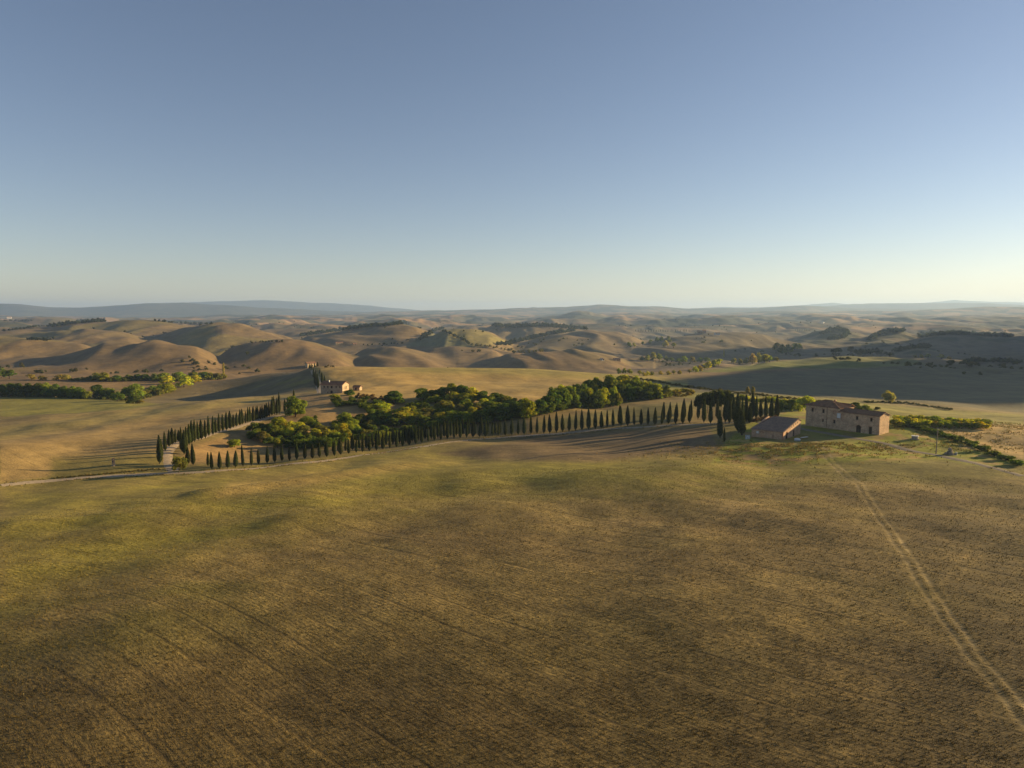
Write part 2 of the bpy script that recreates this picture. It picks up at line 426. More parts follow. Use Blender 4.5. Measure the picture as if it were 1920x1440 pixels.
mixin(region([(1250, 880), (1460, 880), (1480, 960), (1500, 1020), (1280, 1000), (1000, 990), (1100, 940)], 60, (0, 300)) * sstep(-0.15, 0.45, n_mid + 0.5 * n_sm) * 0.6, STRAW)
mixin(region([(430, 905), (760, 868), (800, 874), (600, 905), (400, 935)], 9, (0, 300)) * 0.6, (0.34, 0.24, 0.10))  # sun-facing crest of the swell, its brightness painted into the colour
# hollow below the road, its shade from slope and trees painted into the colour
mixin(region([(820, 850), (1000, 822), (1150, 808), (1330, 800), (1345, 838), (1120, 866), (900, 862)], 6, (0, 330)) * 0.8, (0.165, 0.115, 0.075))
# verge between road and wood
mixin(region([(330, 880), (570, 858), (850, 820), (1000, 808), (1300, 790), (1300, 745), (1200, 752), (1050, 772), (980, 790), (800, 800), (600, 845), (430, 830), (360, 850)], 4, (262, 430)), (0.25, 0.18, 0.08))
mixin(region([(1000, 806), (1300, 786), (1300, 750), (1180, 762), (1010, 790)], 5, (280, 420)) * 0.75, (0.20, 0.18, 0.055))
mixin(region([(340, 872), (350, 842), (540, 780), (560, 742), (700, 742), (800, 760), (760, 800), (560, 835), (420, 860)], 5, (266, 480)) * 0.8, (0.33, 0.215, 0.105))
# left field, its darker avenue side, the green valley floor, the stubble strip
mixin(region([(0, 905), (300, 868), (335, 832), (530, 772), (565, 737), (480, 741), (230, 766), (50, 785), (0, 795)], 4, (232, 520)), (0.30, 0.215, 0.098))
mixin(region([(0, 800), (230, 768), (560, 738), (540, 745), (250, 788), (0, 825)], 10, (300, 520)) * 0.6, (0.26, 0.225, 0.075))
mixin(region([(90, 905), (300, 872), (310, 850), (100, 860)], 10, (232, 340)) * 0.7, (0.17, 0.155, 0.04))
mixin(region([(0, 742), (230, 748), (300, 757), (240, 768), (50, 787), (0, 797)], 3, (425, 640)), (0.20, 0.185, 0.045))
mixin(region([(0, 708), (430, 706), (300, 724), (200, 726), (0, 723)], 3, (590, 900)), HAY)
# hill with the house: shaded left flank, golden field to the right, greener brow
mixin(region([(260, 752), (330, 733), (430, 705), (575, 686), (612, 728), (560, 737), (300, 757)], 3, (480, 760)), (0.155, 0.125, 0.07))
mixin(region([(440, 714), (590, 706), (590, 722), (470, 728)], 6, (480, 760)) * sstep(0.0, 0.3, n_mid) * 0.7, (0.2, 0.18, 0.055))
mixin(region([(600, 687), (1150, 688), (1260, 716), (1180, 748), (900, 752), (690, 748), (655, 742), (600, 741)], 3, (400, 760)), GOLD)
mixin(region([(680, 686), (1150, 686), (1260, 714), (1180, 716), (950, 703), (780, 700)], 7, (400, 760)) * 0.75, (0.225, 0.20, 0.055))
mixin(region([(800, 712), (1000, 712), (1150, 722), (1160, 744), (980, 742), (900, 728)], 14, (400, 700)) * 0.45, (0.20, 0.165, 0.07))
mixin(region([(1120, 700), (1240, 713), (1500, 744), (1700, 764), (1920, 777), (1920, 800), (1700, 790), (1480, 772), (1280, 745), (1200, 722)], 3, (290, 640)), (0.225, 0.205, 0.05))
# farmyard lawn, straw patches, hay on the right
mixin(region([(1335, 868), (1360, 830), (1400, 795), (1480, 770), (1700, 785), (1920, 868), (1920, 892), (1770, 862), (1560, 866), (1440, 872)], 6, (205, 350)), LAWN)
mixin(region([(1335, 868), (1360, 830), (1400, 795), (1480, 770), (1700, 785), (1920, 868), (1920, 892), (1770, 862), (1560, 866), (1440, 872)], 6, (205, 350)) * sstep(0.02, 0.30, n_mid * 0.6 + n_sm * 0.8) * 0.85, (0.34, 0.23, 0.10))
mixin(region([(1345, 868), (1370, 845), (1460, 846), (1520, 862), (1440, 872)], 5, (205, 350)) * sstep(-0.2, 0.2, n_sm) * 0.8, (0.36, 0.235, 0.12))
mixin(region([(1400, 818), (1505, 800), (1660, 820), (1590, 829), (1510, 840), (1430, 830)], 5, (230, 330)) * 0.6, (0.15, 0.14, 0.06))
mixin(region([(1720, 800), (1920, 797), (1920, 862), (1780, 815)], 4, (215, 330)), (0.43, 0.30, 0.135))
mixin(region([(1720, 800), (1920, 797), (1920, 862), (1780, 815)], 4, (215, 330)) * sstep(0.1, 0.35, n_sm) * 0.6, (0.20, 0.17, 0.06))
# the clay country
far = sstep(640, 830, GR)
clay_n = fbm(GX / 260, GY / 260, 81, 3)
mixin(far, CLAY)
mixin(far * sstep(0.0, 0.3, clay_n) * 0.6, (0.20, 0.135, 0.072))
mixin(far * sstep(0.12, 0.32, -clay_n) * 0.45, (0.15, 0.125, 0.055))
# the dark ploughed hill and green knoll on the right
mixin(region([(1290, 735), (1290, 712), (1400, 700), (1600, 690), (1720, 682), (1920, 684), (1920, 775), (1700, 752), (1480, 742)], 3, (430, 1060)), DCLAY)
mixin(region([(1290, 715), (1330, 700), (1480, 690), (1540, 692), (1600, 690), (1735, 683), (1700, 664), (1600, 664), (1450, 678), (1290, 696)], 3, (800, 1250)), CROP)
mixin(region([(1150, 702), (1340, 694), (1400, 684), (1350, 670), (1180, 690)], 4, (700, 1250)) * 0.5, (0.21, 0.15, 0.105))
# bright green hill with its dark wooded flank
mixin(region([(830, 648), (805, 622), (850, 616), (905, 618), (950, 640), (900, 652)], 3, (1500, 2900)) * 0.8, (0.22, 0.205, 0.055))
mixin(region([(760, 648), (800, 627), (830, 618), (835, 628), (885, 645), (885, 650), (780, 650)], 2, (1500, 2900)), (0.10, 0.12, 0.055))
# patchwork further off: fields, pasture, woods
pf = sstep(2400, 4200, GR)
cellx, celly = GX / 420 + 0.7 * gnoise(GX / 500, GY / 500, 91), GY / 640 + 0.7 * gnoise(GX / 500 + 3, GY / 500, 92)
cell = _h(np.floor(cellx), np.floor(celly), 93)
mixin(sstep(1500, 2600, GR) * 0.45, (0.15, 0.12, 0.085))
mixin(pf * (cell > 0.55) * 0.75, (0.14, 0.125, 0.07))
mixin(pf * (cell < 0.2) * 0.6, (0.30, 0.19, 0.11))
near_c = sstep(950, 1300, GR) * (1 - pf)
cx2, cy2 = GX / 260 + 0.6 * gnoise(GX / 240, GY / 240, 191), GY / 340 + 0.6 * gnoise(GX / 240 + 3, GY / 240, 192)
cell2 = _h(np.floor(cx2), np.floor(cy2), 193)
mixin(near_c * (cell2 > 0.62) * 0.4, (0.145, 0.115, 0.07))
mixin(near_c * (cell2 < 0.2) * 0.4, (0.22, 0.15, 0.082))
mixin(near_c * ((cell2 > 0.45) & (cell2 < 0.54)) * 0.5, (0.17, 0.155, 0.055))
mixin(sstep(-150, 500, GX - 0.05 * GY) * sstep(1000, 1500, GR) * (1 - sstep(9000, 12000, GR)) * 0.72, (0.115, 0.10, 0.068))  # right half greyer and greener, its shade partly put into the colour
wood_n = fbm(GX / 700, GY / 500, 95, 3)
mixin(pf * sstep(0.02, 0.08, wood_n), WOOD)
mixin(sstep(9500, 11500, GR) * 0.85, (0.06, 0.065, 0.045))
mixin(np.exp(-(TD / 2.6) ** 2) * 0.3, (0.21, 0.165, 0.065))
mixin(RUT2 * (0.3 + 0.5 * n_sm), (0.33, 0.25, 0.12))
mixin(RUT * (0.46 + 1.0 * n_sm + 0.8 * fbm(GX / 2.2, GY / 2.2, 241, 2)), (0.32, 0.255, 0.15))
for poly in ([(1490, 640), (1505, 630), (1547, 619), (1582, 619), (1612, 627), (1600, 642), (1540, 648)], [(1600, 648), (1625, 634), (1650, 626), (1692, 621), (1722, 632), (1700, 645), (1650, 652)],
             [(1670, 664), (1690, 655), (1722, 650), (1760, 654), (1740, 664)], [(1722, 638), (1765, 628), (1832, 629), (1925, 632), (1925, 642), (1800, 640)]):
    mixin(region(poly, 2.5, (1300, 3000)) * sstep(-0.25, 0.0, fbm(GX / 60, GY / 60, 231, 2)), (0.045, 0.055, 0.026))
mixin(sstep(2600, 3600, GR) * sstep(0.10, 0.2, fbm(GX / 240, GY / 300, 232, 3)) * 0.9, WOOD)
mixin(sstep(2600, 3600, GR) * (1 - sstep(9000, 10500, GR)) * sstep(0.12, 0.22, fbm(GX / 300, GY / 260, 233, 2)) * 0.7, (0.33, 0.21, 0.125))
cov *= (1 + 0.16 * fbm(GX / 3.5, GY / 3.5, 99, 2) * (GR < 500))[..., None]
cov *= np.array([1.02, 1.0, 0.86])
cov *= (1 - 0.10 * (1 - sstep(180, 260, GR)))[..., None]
cov[:] = np.clip(cov, 0.01, 0.8)

# ------------------------------------------------------------------ materials
MATS = {}
def mat(name, rough=0.9):
    m = bpy.data.materials.new(name)
    m.use_nodes = True
    MATS[name] = m
    nt = m.node_tree
    b = nt.nodes['Principled BSDF']
    b.inputs['Roughness'].default_value = rough
    b.inputs['Specular IOR Level'].default_value = 0.2
    return m, nt, b
def node(nt, kind, **kw):
    nd = nt.nodes.new(kind)
    for k, v in kw.items():
        if k in nd.inputs.keys(): nd.inputs[k].default_value = v
        else: setattr(nd, k, v)
    return nd
def ramp(nt, stops):
    r = nt.nodes.new('ShaderNodeValToRGB')
    e = r.color_ramp.elements
    while len(e) < len(stops): e.new(0.5)
    for i, (p, c) in enumerate(stops):
        e[i].position = p
        e[i].color = tuple(c) + (1,) if len(c) == 3 else c
    return r
def mixcol(nt, fac, a, b, mode='MIX'):
    m = nt.nodes.new('ShaderNodeMix')
    m.data_type = 'RGBA'
    m.blend_type = mode
    for sock, v in ((m.inputs['Factor'], fac), (m.inputs['A'], a), (m.inputs['B'], b)):
        if hasattr(v, 'is_linked'): nt.links.new(v, sock)
        elif isinstance(v, (int, float)): sock.default_value = v
        else: sock.default_value = tuple(v) + (1,)
    return m.outputs['Result']

m, nt, b = mat('soil_and_grass', 0.95)
geo = node(nt, 'ShaderNodeNewGeometry')
att = node(nt, 'ShaderNodeAttribute', attribute_name='cover')
nearat = node(nt, 'ShaderNodeAttribute', attribute_name='close_field')
# coordinates along and across the drill rows of the field, gently bent
FD = math.radians(-31)
def dot(v):
    d = node(nt, 'ShaderNodeVectorMath', operation='DOT_PRODUCT')
    nt.links.new(geo.outputs['Position'], d.inputs[0])
    d.inputs[1].default_value = v
    return d.outputs['Value']
def mth(op, a, b_=None, c_=None):
    k = node(nt, 'ShaderNodeMath', operation=op)
    for i_, v in enumerate((a, b_, c_)):
        if v is None: continue
        if hasattr(v, 'is_linked'): nt.links.new(v, k.inputs[i_])
        else: k.inputs[i_].default_value = v
    return k.outputs[0]
s_ax = dot((-math.sin(ROWS_A), math.cos(ROWS_A), 0))
along = dot((math.cos(ROWS_A), math.sin(ROWS_A), 0))
acr = mth('ADD', s_ax, mth('MULTIPLY', mth('SINE', mth('MULTIPLY_ADD', along, 0.021, 1.0)), 7.0))
acr = mth('ADD', acr, mth('MULTIPLY', mth('SINE', mth('ADD', mth('MULTIPLY', s_ax, 0.035), mth('MULTIPLY', along, 0.03))), 3.0))
mp = node(nt, 'ShaderNodeCombineXYZ')
nt.links.new(mth('MULTIPLY', along, 0.38), mp.inputs[0])
nt.links.new(acr, mp.inputs[1])
wob = node(nt, 'ShaderNodeTexNoise', Scale=0.25, Detail=2.0)
nt.links.new(geo.outputs['Position'], wob.inputs['Vector'])
pas = mth('ABSOLUTE', mth('SUBTRACT', mth('FRACT', mth('ADD', mth('MULTIPLY', acr, 1 / 7.0), mth('MULTIPLY', wob.outputs['Fac'], 0.06))), 0.5))
lines = ramp(nt, [(0.0, (0.62, 0.60, 0.58)), (0.03, (0.74, 0.73, 0.72)), (0.07, (1, 1, 1))])  # drill furrows: darker soil, and the shadow inside them painted in
nt.links.new(pas, lines.inputs[0])
rows = mth('SINE', mth('MULTIPLY', acr, 2 * math.pi / 0.9))
n1 = node(nt, 'ShaderNodeTexNoise', Scale=2.3, Detail=5.0, Roughness=0.68)
n2 = node(nt, 'ShaderNodeTexNoise', Scale=0.28, Detail=4.0, Roughness=0.6)
n3 = node(nt, 'ShaderNodeTexNoise', Scale=0.035, Detail=5.0, Roughness=0.55)
nt.links.new(mp.outputs[0], n1.inputs['Vector'])
nt.links.new(mp.outputs[0], n2.inputs['Vector'])
nt.links.new(geo.outputs['Position'], n3.inputs['Vector'])
r1 = ramp(nt, [(0.30, (0.40, 0.38, 0.36)), (0.50, (1, 1, 1)), (0.72, (1.65, 1.55, 1.3))])
r2 = ramp(nt, [(0.30, (0.66, 0.66, 0.66)), (0.70, (1.32, 1.30, 1.24))])
r3 = ramp(nt, [(0.30, (0.80, 0.80, 0.80)), (0.70, (1.18, 1.18, 1.16))])
nt.links.new(n1.outputs['Fac'], r1.inputs[0])
nt.links.new(n2.outputs['Fac'], r2.inputs[0])
nt.links.new(n3.outputs['Fac'], r3.inputs[0])
c1 = mixcol(nt, nearat.outputs['Fac'], (1, 1, 1), r1.outputs[0])
c = mixcol(nt, 1.0, att.outputs['Color'], c1, 'MULTIPLY')
gate = ramp(nt, [(0.40, (0.0, 0.0, 0.0)), (0.58, (1, 1, 1))])
nt.links.new(n3.outputs['Fac'], gate.inputs[0])
c = mixcol(nt, mth('MULTIPLY', nearat.outputs['Fac'], gate.outputs[0]), c, mixcol(nt, 1.0, c, lines.outputs[0], 'MULTIPLY'))
c2 = mixcol(nt, nearat.outputs['Fac'], (1, 1, 1), r2.outputs[0])
c = mixcol(nt, 1.0, c, c2, 'MULTIPLY')
c = mixcol(nt, 1.0, c, r3.outputs[0], 'MULTIPLY')
n4 = node(nt, 'ShaderNodeTexNoise', Scale=0.085, Detail=6.0, Roughness=0.7)
nt.links.new(geo.outputs['Position'], n4.inputs['Vector'])
r4 = ramp(nt, [(0.32, (0.76, 0.77, 0.78)), (0.68, (1.22, 1.2, 1.16))])
nt.links.new(n4.outputs['Fac'], r4.inputs[0])
c = mixcol(nt, 1.0, c, r4.outputs[0], 'MULTIPLY')
nt.links.new(c, b.inputs['Base Color'])
bump = node(nt, 'ShaderNodeBump', Distance=0.34)
mul = node(nt, 'ShaderNodeMath', operation='MULTIPLY')
mul.inputs[1].default_value = 0.75
nt.links.new(nearat.outputs['Fac'], mul.inputs[0])
nt.links.new(mul.outputs[0], bump.inputs['Strength'])
hgt = mth('ADD', mth('ADD', n1.outputs['Fac'], mth('MULTIPLY', rows, 0.05)), mth('MULTIPLY', mth('SMOOTH_MIN', pas, 0.08, 0.03), mth('MULTIPLY', gate.outputs[0], 4.6)))
nt.links.new(hgt, bump.inputs['Height'])
bump2 = node(nt, 'ShaderNodeBump', Distance=1.6)           # clods and small gullies seen from far off
nt.links.new(mth('MULTIPLY', mth('SUBTRACT', 1.0, nearat.outputs['Fac']), 0.55), bump2.inputs['Strength'])
nt.links.new(n4.outputs['Fac'], bump2.inputs['Height'])
nt.links.new(bump.outputs[0], bump2.inputs['Normal'])
nt.links.new(bump2.outputs[0], b.inputs['Normal'])

# ------------------------------------------------------------------ the ground sheet
nr, nc = GX.shape
verts = np.stack([GX, GY, GZ], -1).reshape(-1, 3)
idx = np.arange(nr * nc).reshape(nr, nc)
right = np.roll(idx, -1, axis=1)              # closes the circle behind the camera
quads = np.stack([idx[:-1], right[:-1], right[1:], idx[1:]], -1).reshape(-1, 4)[:, ::-1]
def np_mesh(name, verts, faces, material=None, smooth=False):
    me = bpy.data.meshes.new(name)
    k = faces.shape[1]
    me.vertices.add(len(verts))
    me.vertices.foreach_set('co', np.ascontiguousarray(verts, np.float32).ravel())
    me.loops.add(len(faces) * k)
    me.loops.foreach_set('vertex_index', np.ascontiguousarray(faces, np.int32).ravel())
    me.polygons.add(len(faces))
    me.polygons.foreach_set('loop_start', np.arange(0, len(faces) * k, k, dtype=np.int32))
    me.polygons.foreach_set('loop_total', np.full(len(faces), k, np.int32))
    if smooth: me.polygons.foreach_set('use_smooth', np.ones(len(faces), bool))
    me.update(calc_edges=True)
    if material: me.materials.append(material)
    return me
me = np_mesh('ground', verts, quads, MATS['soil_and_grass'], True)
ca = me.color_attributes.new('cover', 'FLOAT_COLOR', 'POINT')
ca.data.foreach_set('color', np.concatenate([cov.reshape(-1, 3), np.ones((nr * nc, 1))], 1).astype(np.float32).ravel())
fa = me.attributes.new('close_field', 'FLOAT', 'POINT')
fa.data.foreach_set('value', (1 - 0.75 * sstep(140, 420, GR) - 0.25 * sstep(420, 900, GR)).astype(np.float32).ravel())
ground_obj = bpy.data.objects.new('ground', me)
col.objects.link(ground_obj)
ground_obj['kind'] = 'structure'
ground_obj['label'] = 'rolling fields and clay hills reaching to the horizon'
# ------------------------------------------------------------------ more materials
def leaf_mat(name, sheen=0.35):
    m = bpy.data.materials.new(name)
    m.use_nodes = True
    MATS[name] = m
    nt = m.node_tree
    nt.nodes.clear()
    oi = node(nt, 'ShaderNodeObjectInfo')
    at_ = node(nt, 'ShaderNodeAttribute', attribute_name='tint')
    g = node(nt, 'ShaderNodeNewGeometry')
    nz = node(nt, 'ShaderNodeTexNoise', Scale=0.9, Detail=2.0)
    nt.links.new(g.outputs['Position'], nz.inputs['Vector'])
    r = ramp(nt, [(0.3, (0.72, 0.76, 0.7)), (0.7, (1.28, 1.2, 1.1))])
    nt.links.new(nz.outputs['Fac'], r.inputs[0])
    c = mixcol(nt, 1.0, oi.outputs['Color'], at_.outputs['Color'], 'MULTIPLY')
    c = mixcol(nt, 1.0, c, r.outputs[0], 'MULTIPLY')
    d = node(nt, 'ShaderNodeBsdfDiffuse')
    t = node(nt, 'ShaderNodeBsdfTranslucent')
    ct = mixcol(nt, 1.0, c, (1.35, 1.28, 0.5), 'MULTIPLY')
    nt.links.new(c, d.inputs['Color'])
    nt.links.new(ct, t.inputs['Color'])
    mx = node(nt, 'ShaderNodeMixShader')
    mx.inputs[0].default_value = sheen
    nt.links.new(d.outputs[0], mx.inputs[1])
    nt.links.new(t.outputs[0], mx.inputs[2])
    o = node(nt, 'ShaderNodeOutputMaterial')
    nt.links.new(mx.outputs[0], o.inputs['Surface'])
    return m
leaf_mat('leaves', 0.58)
leaf_mat('cypress_leaves', 0.22)
leaf_mat('dry_grass', 0.12)
def plain(name, c, rough=0.9, scale=1.5, lo=0.7, hi=1.25, bump_s=0.0, bump_d=0.05, detail=5.0):
    m, nt, b = mat(name, rough)
    g = node(nt, 'ShaderNodeNewGeometry')
    nz = node(nt, 'ShaderNodeTexNoise', Scale=scale, Detail=detail, Roughness=0.65)
    nt.links.new(g.outputs['Position'], nz.inputs['Vector'])
    r = ramp(nt, [(0.28, [k * lo for k in c]), (0.72, [min(k * hi, 1) for k in c])])
    nt.links.new(nz.outputs['Fac'], r.inputs[0])
    nt.links.new(r.outputs[0], b.inputs['Base Color'])
    if bump_s:
        bp = node(nt, 'ShaderNodeBump', Strength=bump_s, Distance=bump_d)
        nt.links.new(nz.outputs['Fac'], bp.inputs['Height'])
        nt.links.new(bp.outputs[0], b.inputs['Normal'])
    return m
plain('bark', (0.075, 0.055, 0.04), scale=6)
plain('gravel', (0.38, 0.30, 0.205), scale=0.9, lo=0.6, hi=1.25, bump_s=0.4, bump_d=0.04)
plain('lane', (0.20, 0.165, 0.12), scale=0.8, lo=0.65, hi=1.3, bump_s=0.4, bump_d=0.04)
plain('wood_dark', (0.05, 0.035, 0.025), scale=4)
plain('wood_brown', (0.14, 0.085, 0.045), scale=4)
plain('pane_dark', (0.018, 0.016, 0.015), rough=0.35, scale=2)
plain('white_paint', (0.62, 0.62, 0.60), scale=3, lo=0.85, hi=1.1)
plain('grey_metal', (0.33, 0.35, 0.37), rough=0.5, scale=3, lo=0.85, hi=1.1)
plain('stone_block', (0.30, 0.25, 0.19), scale=2.5, lo=0.55, hi=1.3, bump_s=0.5)
plain('brick_edge', (0.30, 0.16, 0.095), scale=3, lo=0.7, hi=1.25)
plain('plaster_cream', (0.50, 0.385, 0.23), scale=1.2, lo=0.8, hi=1.1)
plain('pole_wood', (0.24, 0.19, 0.13), scale=3)
def masonry(name, stones, mortar, scale):
    m, nt, b = mat(name, 0.95)
    tc = node(nt, 'ShaderNodeTexCoord')
    mp = node(nt, 'ShaderNodeMapping')
    mp.inputs['Scale'].default_value = (1, 1, 1.7)
    nt.links.new(tc.outputs['Object'], mp.inputs['Vector'])
    vo = node(nt, 'ShaderNodeTexVoronoi', Scale=scale)
    ve = node(nt, 'ShaderNodeTexVoronoi', Scale=scale, feature='DISTANCE_TO_EDGE')
    nz = node(nt, 'ShaderNodeTexNoise', Scale=0.45, Detail=6.0, Roughness=0.7)
    for t in (vo, ve): nt.links.new(mp.outputs[0], t.inputs['Vector'])
    nt.links.new(tc.outputs['Object'], nz.inputs['Vector'])
    sep = node(nt, 'ShaderNodeSeparateColor')
    nt.links.new(vo.outputs['Color'], sep.inputs[0])
    r = ramp(nt, [(i / (len(stones) - 1), s) for i, s in enumerate(stones)])
    nt.links.new(sep.outputs[0], r.inputs[0])
    e = ramp(nt, [(0.02, (1, 1, 1)), (0.09, (0, 0, 0))])
    nt.links.new(ve.outputs['Distance'], e.inputs[0])
    c = mixcol(nt, e.outputs[0], r.outputs[0], mortar)
    w = ramp(nt, [(0.3, (0.62, 0.60, 0.57)), (0.5, (1, 1, 1)), (0.72, (1.3, 1.24, 1.16))])
    nt.links.new(nz.outputs['Fac'], w.inputs[0])
    c = mixcol(nt, 1.0, c, w.outputs[0], 'MULTIPLY')
    nt.links.new(c, b.inputs['Base Color'])
    bp = node(nt, 'ShaderNodeBump', Strength=0.6, Distance=0.05)
    nt.links.new(ve.outputs['Distance'], bp.inputs['Height'])
    nt.links.new(bp.outputs[0], b.inputs['Normal'])
    return m
masonry('stone_wall', [(0.35, 0.215, 0.135), (0.46, 0.32, 0.205), (0.28, 0.17, 0.11), (0.53, 0.38, 0.245), (0.42, 0.235, 0.145)], (0.50, 0.39, 0.26), 2.2)
masonry('brick_wall', [(0.37, 0.21, 0.125), (0.42, 0.27, 0.17), (0.30, 0.17, 0.11), (0.45, 0.31, 0.19)], (0.42, 0.34, 0.25), 3.0)
masonry('render_wall', [(0.33, 0.25, 0.17), (0.38, 0.29, 0.20), (0.29, 0.21, 0.15), (0.41, 0.32, 0.22)], (0.37, 0.29, 0.20), 1.3)
def tiles(name, a, b_, stain):
    m, nt, b = mat(name, 0.9)
    tc = node(nt, 'ShaderNodeTexCoord')
    n1 = node(nt, 'ShaderNodeTexNoise', Scale=0.7, Detail=6.0, Roughness=0.7)
    n2 = node(nt, 'ShaderNodeTexVoronoi', Scale=3.2)
    for t in (n1, n2): nt.links.new(tc.outputs['Object'], t.inputs['Vector'])
    sep = node(nt, 'ShaderNodeSeparateColor')
    nt.links.new(n2.outputs['Color'], sep.inputs[0])
    r = ramp(nt, [(0.0, a), (1.0, b_)])
    nt.links.new(sep.outputs[0], r.inputs[0])
    k = ramp(nt, [(0.42, (0, 0, 0)), (0.66, (0.8, 0.8, 0.8))])
    nt.links.new(n1.outputs['Fac'], k.inputs[0])
    c = mixcol(nt, k.outputs[0], r.outputs[0], stain)
    nt.links.new(c, b.inputs['Base Color'])
    return m
tiles('roof_tiles', (0.20, 0.10, 0.058), (0.30, 0.165, 0.095), (0.12, 0.08, 0.052))
tiles('roof_tiles_grey', (0.24, 0.16, 0.115), (0.31, 0.21, 0.15), (0.17, 0.125, 0.095))
tiles('roof_tiles_orange', (0.40, 0.19, 0.09), (0.48, 0.26, 0.14), (0.24, 0.14, 0.09))

# ------------------------------------------------------------------ object helpers
def tag(o, label=None, category=None, group=None, kind=None):
    if label: o['label'] = label
    if category: o['category'] = category
    if group: o['group'] = group
    if kind: o['kind'] = kind
    return o
def empty(name, loc, rz=0.0, scale=(1, 1, 1)):
    o = bpy.data.objects.new(name, None)
    col.objects.link(o)
    o.location = loc
    o.rotation_euler = (0, 0, rz)
    o.scale = scale
    o.empty_display_size = 0.3
    return o
def link_mesh(name, me, parent=None, color=None):
    o = bpy.data.objects.new(name, me)
    col.objects.link(o)
    if parent is not None: o.parent = parent
    if color: o.color = tuple(color) + (1,)
    return o
class MB:
    """collects boxes, prisms and tubes and links them as one mesh"""
    def __init__(self): self.v, self.f = [], []
    def add(self, vs, fs):
        k = len(self.v)
        self.v += [tuple(p) for p in vs]
        self.f += [tuple(i + k for i in q) for q in fs]
        return self
    def box(self, x0, x1, y0, y1, z0, z1):
        return self.add([(x0, y0, z0), (x1, y0, z0), (x1, y1, z0), (x0, y1, z0), (x0, y0, z1), (x1, y0, z1), (x1, y1, z1), (x0, y1, z1)],
                        [(0, 3, 2, 1), (4, 5, 6, 7), (0, 1, 5, 4), (1, 2, 6, 5), (2, 3, 7, 6), (3, 0, 4, 7)])
    def slab(self, top, t):
        """a convex sheet given by its top corners, thickened downwards by t"""
        n = len(top)
        low = [(x, y, z - t) for x, y, z in top]
        return self.add(list(top) + low, [tuple(range(n)), tuple(range(2 * n - 1, n - 1, -1))] + [(i, i + n, (i + 1) % n + n, (i + 1) % n) for i in range(n)])
    def prism(self, poly, y0, y1):
        """outline in x,z pushed from y0 to y1"""
        n = len(poly)
        vs = [(x, y0, z) for x, z in poly] + [(x, y1, z) for x, z in poly]
        return self.add(vs, [tuple(range(n)), tuple(range(2 * n - 1, n - 1, -1))] + [(i + n, (i + 1) % n + n, (i + 1) % n, i) for i in range(n)])
    def tube(self, pts, radii, n=8):
        P = [Vector(p) for p in pts]
        rings = []
        for i, p in enumerate(P):
            d = (P[min(i + 1, len(P) - 1)] - P[max(i - 1, 0)]).normalized()
            a = d.orthogonal().normalized()
            b_ = d.cross(a)
            rings.append([p + (a * math.cos(2 * math.pi * k / n) + b_ * math.sin(2 * math.pi * k / n)) * radii[i] for k in range(n)])
        fs = []
        for i in range(len(P) - 1):
            for k in range(n):
                fs.append((i * n + k, i * n + (k + 1) % n, (i + 1) * n + (k + 1) % n, (i + 1) * n + k))
        fs.append(tuple(range(n - 1, -1, -1)))
        fs.append(tuple((len(P) - 1) * n + k for k in range(n)))
        return self.add([v for r in rings for v in r], fs)
    def mesh(self, name, material=None, smooth=False):
        me = bpy.data.meshes.new(name)
        me.from_pydata(self.v, [], self.f)
        if material: me.materials.append(MATS[material])
        if smooth:
            for p in me.polygons: p.use_smooth = True
        me.update()
        return me
    def build(self, name, material, parent=None, smooth=False):
        return link_mesh(name, self.mesh(name, material, smooth), parent)
ORD1 = ['first','second','third','fourth','fifth','sixth','seventh','eighth','ninth','tenth','eleventh','twelfth','thirteenth','fourteenth','fifteenth','sixteenth','seventeenth','eighteenth','nineteenth']
TENS = {2: 'twent', 3: 'thirt', 4: 'fort', 5: 'fift', 6: 'sixt', 7: 'sevent', 8: 'eight', 9: 'ninet'}
def ordinal(n):
    if n < 20: return ORD1[n - 1]
    t, u = divmod(n, 10)
    return TENS[t] + 'ieth' if u == 0 else TENS[t] + 'y-' + ORD1[u - 1]

# ------------------------------------------------------------------ plants
def leaf_quads(P, N, size, spread, r):
    """a folded leaf clump (two triangles) at each point, roughly facing N"""
    n = len(P)
    d = N + r.normal(0, spread, (n, 3))
    d /= np.linalg.norm(d, axis=1)[:, None] + 1e-9
    t = np.cross(d, r.normal(0, 1, (n, 3)))
    t /= np.linalg.norm(t, axis=1)[:, None] + 1e-9
    b_ = np.cross(d, t)
    s = (size * r.uniform(0.6, 1.35, n))[:, None]
    fold = d * s * r.uniform(-0.25, 0.35, n)[:, None]
    V = np.stack([P - t * s, P - b_ * s * 0.62 + fold, P + t * s, P + b_ * s * 0.62 + fold], 1).reshape(-1, 3)
    k = np.arange(n)[:, None] * 4
    F = np.concatenate([k + np.array([[0, 1, 2]]), k + np.array([[0, 2, 3]])])
    return V, F
def foliage_mesh(name, V, F, tint, material):
    me = np_mesh(name, V, F, MATS[material])
    ca = me.color_attributes.new('tint', 'FLOAT_COLOR', 'POINT')
    ca.data.foreach_set('color', np.concatenate([tint, np.ones((len(tint), 1))], 1).astype(np.float32).ravel())
    return me
